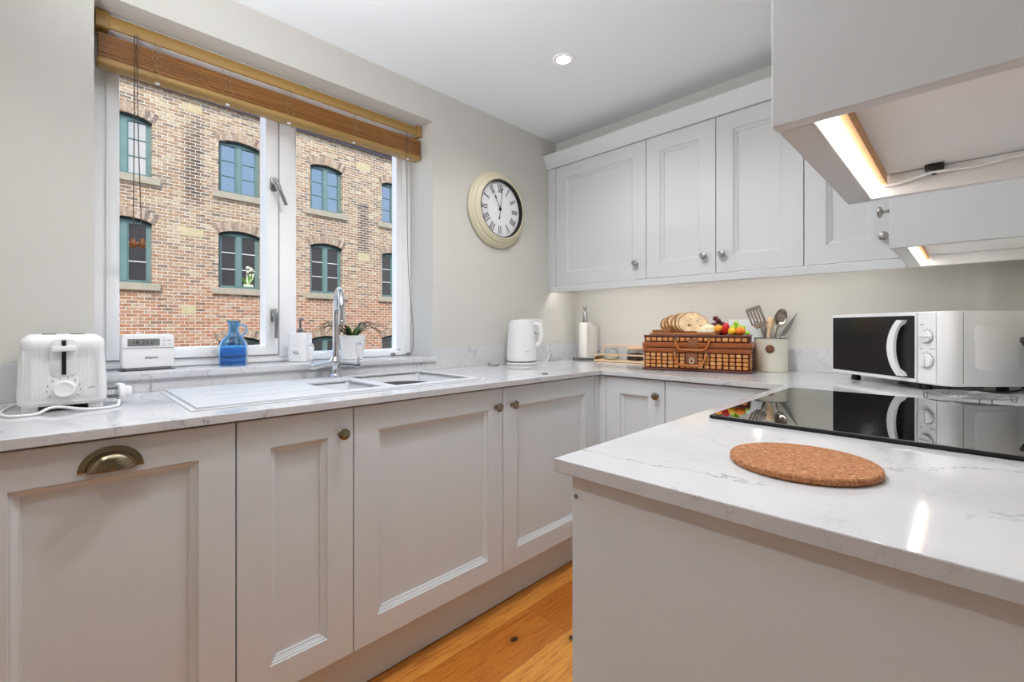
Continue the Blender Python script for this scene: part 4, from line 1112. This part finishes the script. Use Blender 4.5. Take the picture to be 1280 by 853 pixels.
# bread slices, fanned
n_sl = 7
for i in range(n_sl):
    label = 'front bread slice with holes in its crumb, facing the room' if i == 0 else ('last bread slice lying at the left end of the loaf' if i == n_sl-1 else 'bread slice inside the fanned loaf on the hamper')
    b = thing('bread_slice', label, 'bread', (0, 0, 0), 0, 'bread slices on the hamper')
    sc2 = (1.10, 1.08, 1.05, 1.03, .98, .92, .74)[i]; ph = random.uniform(0, 6)
    pr = []
    for k in range(56):
        a = 2*PI*k/56
        r_ = 1+.035*math.sin(3*a+ph)+.02*math.sin(5*a+2*ph)
        y_ = .053*math.sin(a)*r_
        pr.append((.066*math.cos(a)*r_*(1+.05*(math.sin(a) < 0)), max(y_, -.043)))
    th_ = .013
    mb = MB(); mb.prism([(x*sc2, y*sc2) for x, y in pr], th_, M['crust'], None, .003); mb.build('crust', b)
    mb = MB(); mb.prism([(x*sc2*.93, y*sc2*.91) for x, y in pr], .0012, M['crumb'], T(0, 0, th_-.0006)); mb.build('crumb', b)
    if i == 0:
        for (hx, hy, hr) in ((-.020, -.012, .010), (-.006, .020, .004), (.02, .012, .004), (.032, -.015, .005), (-.03, .014, .003), (.006, -.026, .003), (.044, .006, .004)):
            m2 = MB(); m2.ball((hx, hy, th_+.0006), (hr, hr*.7, .0006), M['crust'], 10); m2.build('hole', b)
    lean = (24, 25, 27, 28, 30, 33, 0)[i]
    tw = (28, 38, 41, 44, 46, 48, 0)[i]
    px, py, pz = hl(.222-.0185*i, .080+.003*i, BT)
    if i < n_sl-1:
        m = T(px, py, pz) @ R(HR+tw, 'Z') @ R(90-lean, 'X') @ T(0, .0435*sc2, -.006)
    else:
        px, py, pz = hl(.078, .075, BT)
        m = T(px, py, pz+.0005) @ R(HR+20, 'Z')
    b.matrix_world = m
def fruit(name, label, cat, x, y, z, r, m, n=16, rz=0, tilt=0, stem=None, grp=None):
    o = thing(name, label, cat, hl(x, y, z), HR+rz, grp)
    mb = MB(); mb.ball((0, 0, 0), r, M[m], n, R(tilt, 'Y')); mb.build('flesh', o)
    return o
ch = thing('cheese_piece', 'lumpy pale piece of cheese between the bread and the fruit', 'cheese', hl(.287, .075, BT), HR)
mb = MB(); mb.ball((0, 0, .020), (.030, .025, .020), M['cheese'], 16); mb.ball((-.018, -.006, .014), (.018, .018, .014), M['cheese'], 14); mb.ball((.02, -.004, .013), (.018, .016, .013), M['cheese'], 14); mb.build('body', ch)
ms = thing('cheese_piece', 'flat pale wedge of cheese lying on the board in front of the bread', 'cheese', hl(.268, .045, BT), HR)
mb = MB(); mb.prism([(-.03, -.012), (.04, -.014), (.05, .004), (-.02, .012)], .012, M['cheese'], None, .003); mb.build('body', ms)
# fruit: a lower layer on the lid or board, an upper one resting on it
fruit('apricot_half', 'yellow-orange apricot piece beside the pale cheese', 'fruit', .330, .06, BT+.019-.0005, (.020, .018, .019), 'melon')
fruit('red_strawberry', 'large red strawberry in the middle of the fruit', 'fruit', .361, .045, LID+.029, (.016, .016, .029), 'redberry', rz=5, tilt=8)
fruit('yellow_fruit_piece', 'bright yellow fruit piece at the front of the fruit pile', 'fruit', .387, .035, LID+.018, (.017, .016, .018), 'yellow')
fruit('orange_segment', 'round orange piece right of the yellow fruit piece', 'fruit', .421, .04, LID+.019, (.021, .017, .019), 'orange')
fruit('green_grape', 'single green grape at the right end of the hamper lid', 'fruit', .449, .04, LID+.010, (.011, .011, .010), 'greengrape', grp=None)
gs = [(.395, .075, .012), (.42, .078, .012), (.408, .10, .012), (.385, .102, .012), (.390, .07, .036), (.412, .075, .036), (.428, .088, .034), (.40, .088, .036), (.402, .078, .054)]
for (x, y, z) in gs:
    fruit('green_grape', 'green grape in the bunch behind the orange piece', 'fruit', x, y, LID+z, (.0125, .0125, .0125), 'greengrape', grp='green grapes')
ds = [(.30, .125, .012), (.325, .13, .012), (.35, .125, .012), (.31, .15, .012), (.338, .15, .012), (.312, .132, .035), (.338, .135, .035), (.356, .14, .033), (.322, .135, .055), (.300, .13, .034), (.338, .142, .053), (.31, .14, .066)]
for (x, y, z) in ds:
    fruit('red_grape', 'dark red grape in the bunch behind the cheese', 'fruit', x, y, (BT if x < .325 else LID)+z-(.003 if x >= .325 else 0)+.002, (.0145, .0125, .0125), 'redgrape', tilt=random.uniform(-30, 30), rz=random.uniform(-40, 40), grp='dark grapes')
cd = thing('card', 'white card with a small blue mark propped behind the hamper', 'card', (1.155, -.021, .9004), 0)
mb = MB(); mb.box((-.165, -.0012, 0), (0, 0, .245), M['card'], mat=R(-4, 'X') @ T(0, -.001, 0)); mb.build('sheet', cd, smooth=False)
mb = MB(); mb.lathe([(.006, 0), (.006, .0006), (0, .0006)], M['bluedot'], 16, R(-4, 'X') @ T(-.030, -.0022, .232) @ R(90, 'X') @ Matrix.Diagonal((1.6, .6, 1, 1))); mb.build('blue_mark', cd)
cd.location = (1.155, -.0385, .9004)

# utensil pot
ut = thing('utensil_pot', 'cream tin utensil pot with a round brown badge beside the hamper', 'pot', (1.206, -.100, .9002), 38)
mb = MB(); mb.lathe([(.066, 0), (.0695, .002), (.0695, .152), (.0705, .155), (.068, .155), (.0675, .006), (0, .005)], M['creamd'], 56); mb.build('body', ut)
mb = MB(); mb.lathe([(.0706, .1515), (.0712, .1535), (.0706, .1558), (.0680, .1555), (.068, .153)], M['satin'], 56, cap=False); tag(mb.build('rim', ut), 'grey metal rim')
mb = MB(); mb.lathe([(.0185, 0), (.0185, .004), (.016, .005), (0, .005)], M['roundel'], 28, T(-.030, -.0625, .106) @ R(-26, 'Z') @ R(90, 'X')); tag(mb.build('badge', ut), 'round brown badge')
def pose(o, base, head, roll=0):
    """put a utensil with its long axis (local z) from base to head; local -y faces the camera"""
    b, h = Vector(base), Vector(head); z = (h-b).normalized()
    f = Vector((.66, -.75, 0)); y = -(f-z*f.dot(z)).normalized(); x = y.cross(z)
    m = Matrix((x, y, z)).transposed().to_4x4(); m.translation = b
    o.matrix_world = m @ R(roll, 'Z')
pc = Vector((1.206, -.100, .907))
def pp_(du, dv, z): # offset in view plane: right vector ~ (.72,.69)
    return (pc.x+.72*du-.69*dv, pc.y+.69*du+.72*dv, .9072+z)
# slotted turner
o = thing('slotted_turner', 'steel slotted turner leaning left in the utensil pot', 'utensil', (0, 0, 0))
Ltot = .30
mb = MB(); mb.tube([(0, 0, 0), (0, 0, .15), (0, -.004, .195), (0, -.002, .215)], [.0055, .0055, .005, .004], M['steel'], 10, flat=.6); mb.build('handle', o)
xs_ = [-.036, -.027, -.0215, -.0125, -.007, .002, .0075, .0165, .022, .034]
mb = MB(); 
def sl(x, z):
    w = .018+.020*min(1, max(0, (z-.205)/.03))
    if abs(x) > w: return False
    slot = any(a < x < b for a, b in ((-.027, -.0215), (-.0125, -.007), (.002, .0075), (.0165, .022)))
    return not (slot and .232 < z < .292)
mb.slab(xs_, [.205, .215, .225, .232, .292, .308], sl, -.001, .001, M['steel'], Matrix(((1, 0, 0, 0), (0, 0, -1, 0), (0, 1, 0, 0), (0, 0, 0, 1))))
mb.build('blade', o, smooth=False)
pose(o, pp_(.020, -.02, .002), pp_(-.058, .015, .245))
o = thing('wooden_spoon', 'pale wooden spoon standing in the middle of the utensil pot', 'utensil', (0, 0, 0))
mb = MB(); mb.tube([(0, 0, 0), (0, 0, .10), (0, 0, .17), (0, -.001, .19)], [.005, .006, .0065, .008], M['pale'], 12); mb.build('handle', o)
mb = MB(); mb.ball((0, -.001, .215), (.0195, .007, .034), M['pale'], 20); mb.build('bowl', o)
pose(o, pp_(-.012, .03, .002), pp_(.010, .02, .25))
o = thing('serving_spoon', 'large steel serving spoon leaning right in the utensil pot', 'utensil', (0, 0, 0))
mb = MB(); mb.tube([(0, 0, 0), (0, 0, .12), (0, .003, .19), (0, 0, .215)], [.006, .0055, .0045, .005], M['steel'], 12, flat=.6); mb.build('handle', o)
mb = MB(); bm = bmesh.new(); bmesh.ops.create_uvsphere(bm, u_segments=28, v_segments=16, radius=1)
for v in bm.verts: v.co = Vector((v.co.x*.028, max(v.co.y, -.0)*.016+(-v.co.y*.0 if v.co.y > 0 else -v.co.y*.012), .252+v.co.z*.043))
mb._merge(bm, M['steel']); mb.build('bowl', o)
pose(o, pp_(-.030, -.005, .002), pp_(.052, .0, .262))
o = thing('cake_server', 'narrow steel cake server blade leaning far right in the utensil pot', 'utensil', (0, 0, 0))
mb = MB(); mb.tube([(0, 0, 0), (0, 0, .18)], [.006, .005], M['satin'], 10, flat=.5); mb.build('handle', o)
mb = MB(); mb.prism([(-.006, .178), (.012, .19), (.015, .23), (.002, .32), (-.006, .24)], .0014, M['satin'], Matrix(((1, 0, 0, 0), (0, 0, -1, 0), (0, 1, 0, 0), (0, 0, 0, 1)))); mb.build('blade', o, smooth=False)
pose(o, pp_(-.045, .02, .002), pp_(.118, .0, .262))

# ------------------------------------------------------------------ microwave
mw = thing('microwave_oven', 'white microwave oven with black door and two dials on the right worktop', 'microwave', (1.474, -.218, .9002), -43.7)
MWW, MWD = .475, .262
mb = MB()
# rounded right front corner
poly = [(.0, .006), (.002, .0), (.44, .0)] + [(.44+.035*math.sin(a), .035-.035*math.cos(a)) for a in [math.radians(x) for x in range(10, 91, 10)]] + [(MWW, MWD), (0, MWD)]
mb.prism(poly, .233, M['plastic'], T(0, 0, .022), .0025)
mb.build('body', mw, angle=50)
mb = MB(); mb.box((.4765-.0018, .045, .03), (MWW+.0006, .0466, .25), M['grey']); mb.build('case_seam', mw, smooth=False)
mb = MB(); mb.prism(rrect(.068, -.070, .072, .014), .0035, M['plastic'], T(MWW-.0005, .150, .140) @ R(90, 'Z') @ R(90, 'X'), .0016); mb.build('side_panel', mw)
mb = MB(); mb.box((.0, -.010, .024), (.374, -.0005, .254), M['plastic'], .002); d = mb.build('door', mw, smooth=False)
mb = MB(); mb.box((.006, -.012, .036), (.372, -.0095, .243), M['ovenglass'], .0008); tag(mb.build('door_glass', d, smooth=False), 'black glass')
mb = MB()
bm = bmesh.new(); A_ = []
for k in range(17):
    t = k/16; z = .042+.187*t; bow = .030*(1-(2*t-1)**2)
    x0 = .336-bow; wdt = .027-.004*abs(2*t-1)
    y = -.030-.006*(1-(2*t-1)**4)
    A_.append([bm.verts.new(p) for p in ((x0-wdt/2, y, z), (x0+wdt/2, y, z), (x0+wdt/2, -.012 if k in (0, 1, 15, 16) else y+.010, z), (x0-wdt/2, -.012 if k in (0, 1, 15, 16) else y+.010, z))])
for a, b in zip(A_, A_[1:]):
    for k in range(4): bm.faces.new((a[k], a[(k+1) % 4], b[(k+1) % 4], b[k]))
bm.faces.new(A_[0][::-1]); bm.faces.new(A_[-1])
bmesh.ops.recalc_face_normals(bm, faces=bm.faces)
mb._merge(bm, M['plastic']); tag(mb.build('door_handle', d), 'curved white handle')
mb = MB(); mb.box((.3765, -.004, .026), (.438, -.0002, .252), M['plastic'], .0015); cp = mb.build('control_panel', mw, smooth=False)
for (dz, r) in ((.175, .0195), (.098, .0225)):
    mb = MB(); mb.lathe([(r, 0), (r, .002), (r*.92, .008), (r*.88, .009), (0, .009)], M['plastic'], 36, T(.409, -.004, dz) @ R(90, 'X'))
    mb.box((-.0022, -.0160, -r*.8), (.0022, -.0125, r*.8), M['plastic2'], .001, mat=T(.409, 0, dz) @ R(90 if r < .02 else 0, 'Y')); dl = mb.build('dial', mw)
    mb = MB(); mb.lathe([(r+.0018, .0), (r+.0018, .0012), (r+.0, .0012)], M['grey'], 36, T(.409, -.0041, dz) @ R(90, 'X'), cap=False); mb.build('dial_ring', dl)
mb = MB()
for (dz, r) in ((.175, .0265), (.098, .0300)):
    for k in range(12):
        a = 2*PI*k/12
        if abs(math.sin(a)+1) < .01: continue
        mb.box((-.0022 if k % 3 == 0 else -.0012, -.0002, -.0007), (.0022 if k % 3 == 0 else .0012, .0004, .0007), M['ink2'], mat=T(.409+r*math.cos(a), -.0046, dz+r*math.sin(a)))
for (x0, x1, z) in ((.385, .398, .2115), (.385, .394, .134), (.418, .434, .134)):
    mb.box((x0, -.0048, z), (x1, -.0043, z+.0028), M['ink2'])
mb.build('dial_marks', mw, smooth=False)
for (x, y) in ((.075, .03), (.37, .03), (.075, .22), (.43, .22)):
    mb = MB(); mb.lathe([(.014, 0), (.016, .004), (.013, .0225)], M['black'], 20, T(x, y, 0)); tag(mb.build('foot', mw), 'black foot')
mb = MB(); mb.tube([(MWW+.0, .095, .012), (MWW-.004, .12, .006), (MWW-.01, .19, .004), (MWW-.005, .235, .012), (MWW-.002, .24, .021)], .003, M['black'], 8); mb.tube([(MWW-.03, .03, .018), (MWW-.02, .13, .018)], .003, M['black'], 8)
mb.build('underside_trim', mw)

# wire rack
wr = thing('wire_rack', 'round wire cooling rack lying between the microwave and the hob', 'rack', (1.860, -.668, .9002))
mb = MB(); RR = .093
def ring(r, z, w): mb.tube([(r*math.cos(2*PI*k/48), r*math.sin(2*PI*k/48), z) for k in range(48)], w, M['rackwire'], 8, closed=True)
ring(RR, .016, .0020); ring(RR*.66, .016, .0016); ring(RR*.33, .016, .0016)
for k in range(3):
    a = PI*k/3+.2; mb.tube([(-RR*math.cos(a), -RR*math.sin(a), .0160), (RR*math.cos(a), RR*math.sin(a), .0160)], .0014, M['rackwire'], 6)
mb.build('grid', wr)
for a in (200, 290, 20, 110):
    a = math.radians(a); c_, s_ = math.cos(a), math.sin(a); tx, ty = -s_, c_
    mb = MB(); mb.tube(smooth_path([(RR*c_-.012*tx, RR*s_-.012*ty, .016), (RR*c_-.012*tx, RR*s_-.012*ty, .006), (RR*c_-.008*tx, RR*s_-.008*ty, .0018), (RR*c_+.008*tx, RR*s_+.008*ty, .0018), (RR*c_+.012*tx, RR*s_+.012*ty, .006), (RR*c_+.012*tx, RR*s_+.012*ty, .016)], 5), .0016, M['rackwire'], 8); mb.build('leg', wr)

# black flex at the right-hand wall
mb = MB(); mb.tube(smooth_path([(1.996, -.44, 1.06), (1.985, -.46, 1.066), (1.972, -.475, 1.072), (1.970, -.485, 1.066), (1.978, -.49, 1.05), (1.992, -.48, 1.035), (1.997, -.46, .98), (1.990, -.44, .93), (1.985, -.42, .9045)], 8), .0042, M['black'], 10)
tag(mb.build('power_flex'), 'black power flex looping beside the microwave at the right-hand wall', 'cable')

# hob
hb = thing('induction_hob', 'black glass hob set into the right worktop reflecting the wall behind', 'hob', (1.447, -1.432, .9002))
mb = MB(); mb.box((0, 0, 0), (.515, .656, .003), M['black'], .001)
mb.build('frame', hb, smooth=False)
mb = MB(); mb.box((.0015, .0015, .003), (.5135, .6545, .0085), M['hob'], .0015); mb.build('glass_top', hb, smooth=False)
mb = MB(); mb.box((0, 0, 0), (.515, .003, .0075), M['black'], .001); mb.build('front_trim', hb, smooth=False)

# cork mat
mb = MB(); mb.lathe([(.092, 0), (.0955, .003), (.0955, .0085), (.0935, .0105), (.0, .0105)], M['cork'], 96)
tag(mb.build('cork_mat', loc=(1.684, -1.693, .9003)), 'round brown cork mat lying on the worktop in front of the hob', 'mat')

# bits on the left worktop
mb = MB(); mb.lathe([(.026, 0), (.030, .002), (.032, .011), (.030, .011), (.028, .004), (0, .0035)], M['clearplastic'], 36)
tag(mb.build('shallow_dish', loc=(.062, -.812, .9003)), 'tiny clear shallow dish on the worktop left of the kettle', 'dish')
mb = MB(); mb.lathe([(.0135, 0), (.0145, .001), (.013, .003), (.006, .0042), (0, .0044)], M['slate'], 28)
tag(mb.build('worktop_button', loc=(.548, -.955, .9003)), 'small dark round disc near the front edge of the left worktop', 'disc')

# ------------------------------------------------------------------ brick mill across the street
FO = (-11.884, -.6475)
bg = thing('brick_building', 'old brick mill with arched teal windows seen through the kitchen window', 'building', (FO[0], FO[1], 0), 92.34)
S0 = [-1.205, 1.170, 3.553, 5.955]; WW = 1.0
ROWS = [(4.66, 5.98), (2.145, 3.58), (-.72, .745)]
RISE = .10
cells = [(i, r) for r in range(3) for i in range(4) if not (r == 2 and i == 0)]
holes = [(S0[i], S0[i]+WW, ROWS[r][0], ROWS[r][1]+RISE) for i, r in cells]
XZ = Matrix(((1, 0, 0, 0), (0, 0, 1, 0), (0, 1, 0, 0), (0, 0, 0, 1)))
mb = MB()
xs = sorted({-7, 14} | {h[0] for h in holes} | {h[1] for h in holes}); zs = sorted({-3.5, 6.86} | {h[2] for h in holes} | {h[3] for h in holes})
mb.slab(xs, zs, lambda x, z: not any(h[0] < x < h[1] and h[2] < z < h[3] for h in holes), 0, .35, M['brick'], XZ)
RAD = (.25*WW*WW+RISE*RISE)/(2*RISE); HA = math.asin(.5*WW/RAD)
for i, r in cells:
    cx = S0[i]+WW/2; zc = ROWS[r][1]+RISE-RAD
    for sg in (-1, 1):
        poly = [(cx+sg*WW/2, ROWS[r][1]), (cx+sg*WW/2, ROWS[r][1]+RISE+.002), (cx, ROWS[r][1]+RISE+.002)]
        for k in range(8):
            a = HA*k/8; poly.append((cx+sg*RAD*math.sin(a), zc+RAD*math.cos(a)))
        if sg < 0: poly = poly[::-1]
        mb.prism(poly, .34, M['brick'], XZ @ T(0, 0, .0005))
mb.build('brick_wall', bg, smooth=False)
random.seed(11)
for i, r in cells:
    cx = S0[i]+WW/2; zc = ROWS[r][1]+RISE-RAD
    mb = MB(); nv = 15
    for k in range(nv):
        a0 = -HA*1.08+2*HA*1.08*(k+.06)/nv; a1 = -HA*1.08+2*HA*1.08*(k+.94)/nv
        r0, r1 = RAD+.003, RAD+.235+random.uniform(-.01, .01)
        poly = [(cx+rr*math.sin(a), zc+rr*math.cos(a)) for rr, a in ((r0, a0), (r0, a1), (r1, a1), (r1, a0))]
        mb.prism(poly, .014, M['arch'], XZ @ T(0, 0, -.006))
    mb.build('brick_arch', bg, smooth=False)
    z0, zs_ = ROWS[r]
    mb = MB(); fy0, fy1 = .11, .17
    x0, x1 = S0[i], S0[i]+WW
    for a, b in (((x0, fy0, z0), (x0+.065, fy1, zs_+RISE)), ((x1-.065, fy0, z0), (x1, fy1, zs_+RISE)), ((x0+.06, fy0, z0), (x1-.06, fy1, z0+.075)), ((x0+.06, fy0, zs_-.04), (x1-.06, fy1, zs_+RISE)), ((cx-.05, fy0-.006, z0+.05), (cx+.05, fy1, zs_-.02))):
        mb.box(a, b, M['teal'])
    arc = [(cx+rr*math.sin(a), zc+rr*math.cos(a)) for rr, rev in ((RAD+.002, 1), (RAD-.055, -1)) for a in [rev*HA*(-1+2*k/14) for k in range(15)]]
    mb.prism(arc, .05, M['shadegap'], XZ @ T(0, 0, .05))  # dark strip puts the shade under the arch into the colour
    mb.box((x0, .05, z0), (x0+.028, fy1, zs_), M['shadegap'])  # dark strip for the gap at the frame's left edge
    for e in (x0+.065, cx+.05):
        x_a, x_b = e, e+WW/2-.115
        for a, b in (((x_a, fy0+.012, z0+.075), (x_a+.03, fy1, zs_-.04)), ((x_b-.03, fy0+.012, z0+.075), (x_b, fy1, zs_-.04))): mb.box(a, b, M['teal'])
        hgt = zs_-.04-(z0+.075)
        for q in (1, 2): mb.box((x_a, fy0+.014, z0+.075+hgt*q/3-.010), (x_b, fy1, z0+.075+hgt*q/3+.010), M['white' if r else 'teal'])
    wf = mb.build('arched_window', bg, smooth=False)
    for e in (x0+.06, cx+.045):
        mb = MB(); mb.box((e, .150, z0+.07), (e+WW/2-.105, .155, zs_-.03), M['facepane']); mb.build('window_glass', wf, smooth=False)
    mb = MB(); mb.box((x0-.15, -.075, z0-.165), (x1+.15, .16, z0), M['stone'], .008); mb.build('stone_sill', wf, smooth=False)
    if r == 1 and i == 1:
        # white-flowered plant on the inside sill, shown as a part of the window
        mb = MB(); random.seed(2)
        for k in range(16):
            a = random.uniform(-.5, .5); L_ = random.uniform(.2, .42)
            mb.tube([(x0+.74, .13, z0+.10), (x0+.74+a*.25, .125, z0+.10+L_*.6), (x0+.74+a*.35, .125, z0+.10+L_)], [.008, .014, .003], M['leaf' if k % 3 else 'flower'], 6)
        for k in range(9): mb.ball((x0+.74+random.uniform(-.12, .12), .12, z0+.10+random.uniform(.25, .5)), (.028, .012, .04), M['flower'], 8)
        mb.prism(rrect(.12, 0, .03, .01), .07, M['flower'], T(x0+.74, .112, z0+.072)); tag(mb.build('window_plant', wf), 'pale flowering plant')
for (sx, sz, w, h) in ((.588, 6.62, .42, .2), (.588, 3.5, .5, .21), (5.28, 6.35, .5, .22), (5.30, 3.42, .42, .24), (.52, 1.55, .3, .2)):
    mb = MB(); mb.box((sx-w/2, -.003, sz-h/2), (sx+w/2, .05, sz+h/2), M['stone2'], .002); mb.build('stone_block', bg, smooth=False)
mb = MB(); mb.box((-7, -.10, 6.86), (14, .35, 6.93), M['gutter']); mb.box((-7, -.18, 6.93), (14, .35, 7.06), M['gutter'], .01); mb.box((5.15, -.02, 5.05), (5.45, .02, 5.10), M['gutter'])
mb.build('eaves', bg, smooth=False)
mb = MB(); mb.prism([(-.18, 7.06), (4, 9.6), (4, 9.7), (-.25, 7.1)], 21, M['slate'], Matrix(((0, 0, 1, -7), (1, 0, 0, 0), (0, 1, 0, 0), (0, 0, 0, 1)))); mb.build('roof', bg, smooth=False)
mb = MB(); mb.box((-11.6, -9, -3.6), (-.33, 12, -3.5), M['road']); struct(mb.build('street_ground', smooth=False))

# ------------------------------------------------------------------ light
w = bpy.data.worlds.new('World'); bpy.context.scene.world = w; w.use_nodes = True
nt = w.node_tree; bgn = nt.nodes['Background']
tc = node(nt, 'ShaderNodeTexCoord')
sp = node(nt, 'ShaderNodeSeparateXYZ'); nt.links.new(tc.outputs['Generated'], sp.inputs[0])
rp = ramp(nt, [(.0, '#dcdad6'), (.49, '#e4e4e2'), (.56, '#a8c4e4'), (1, '#7fa8de')])
mr = math_n(nt, 'MULTIPLY_ADD', b=.5); mr.inputs[2].default_value = .5; nt.links.new(sp.outputs['Z'], mr.inputs[0]); nt.links.new(mr.outputs[0], rp.inputs['Fac'])
nz = node(nt, 'ShaderNodeTexNoise', Scale=2.6, Detail=6.0); nt.links.new(tc.outputs['Generated'], nz.inputs['Vector'])
cr = ramp(nt, [(.54, (0, 0, 0, 1)), (.70, (1, 1, 1, 1))]); nt.links.new(nz.outputs['Fac'], cr.inputs['Fac'])
mxx = mixc(nt); nt.links.new(cr.outputs['Color'], mxx.inputs[0]); nt.links.new(rp.outputs['Color'], mxx.inputs[6]); mxx.inputs[7].default_value = (1, 1, 1, 1)
nt.links.new(mxx.outputs[2], bgn.inputs['Color']); bgn.inputs['Strength'].default_value = 2.0

def lamp(typ, name, loc, energy, col='#ffffff', rot=(0, 0, 0), **kw):
    l = bpy.data.lights.new(name, typ); l.energy = energy; l.color = lin(col)[:3]
    for k, v in kw.items(): setattr(l, k, v)
    o = bpy.data.objects.new(name, l); C.objects.link(o); o.location = loc; o.rotation_euler = rot
    return o
sun = lamp('SUN', 'sun', (6, 2, 12), 2.5, '#fff0de', angle=math.radians(12))
sun.rotation_euler = Vector((-.62, .35, -.75)).to_track_quat('-Z', 'Y').to_euler()
for (x, y, e) in ((.612, -.907, 9), (1.05, -1.2, 17), (.95, -1.75, 25), (1.3, -2.95, 13), (.7, -3.0, 9)):
    lamp('SPOT', 'downlight_lamp', (x, y, ZC-.012), e, '#fbfcff', spot_size=math.radians(150), spot_blend=.6, shadow_soft_size=.03)

UP = lamp('SPOT', 'ceiling_fill_lamp', (.95, -2.75, 1.55), 86, '#f6f9ff', spot_size=math.radians(130), spot_blend=1.0, shadow_soft_size=.12)  # added unseen lamp, stands in for light bounced off the ceiling
UP.rotation_euler = (Vector((.9, -2.25, ZC))-Vector(UP.location)).to_track_quat('-Z', 'Y').to_euler()

# ------------------------------------------------------------------ camera
cam = bpy.data.cameras.new('camera'); co = bpy.data.objects.new('camera', cam); C.objects.link(co)
cam.sensor_fit = 'HORIZONTAL'; cam.sensor_width = 36; cam.lens = 569.08/1280*36
cam.shift_y = -(853/2-409.62)/1280
cam.clip_start = .02
co.location = (1.8566, -2.4704, 1.1041); co.rotation_euler = (PI/2, 0, .7848)
sc = bpy.context.scene
sc.camera = co
sc.view_settings.view_transform = 'Standard'
sc.view_settings.look = 'None'
sc.view_settings.gamma = 1
sc.view_settings.use_curve_mapping = False
sc.view_settings.exposure = .45
sc.cycles.max_bounces = 10; sc.cycles.diffuse_bounces = 5; sc.cycles.glossy_bounces = 5; sc.cycles.transmission_bounces = 8; sc.cycles.transparent_max_bounces = 12
sc.cycles.caustics_reflective = False; sc.cycles.caustics_refractive = False
sc.cycles.use_denoising = True
sc.cycles.sample_clamp_indirect = 6
sc.cycles.sample_clamp_direct = 5
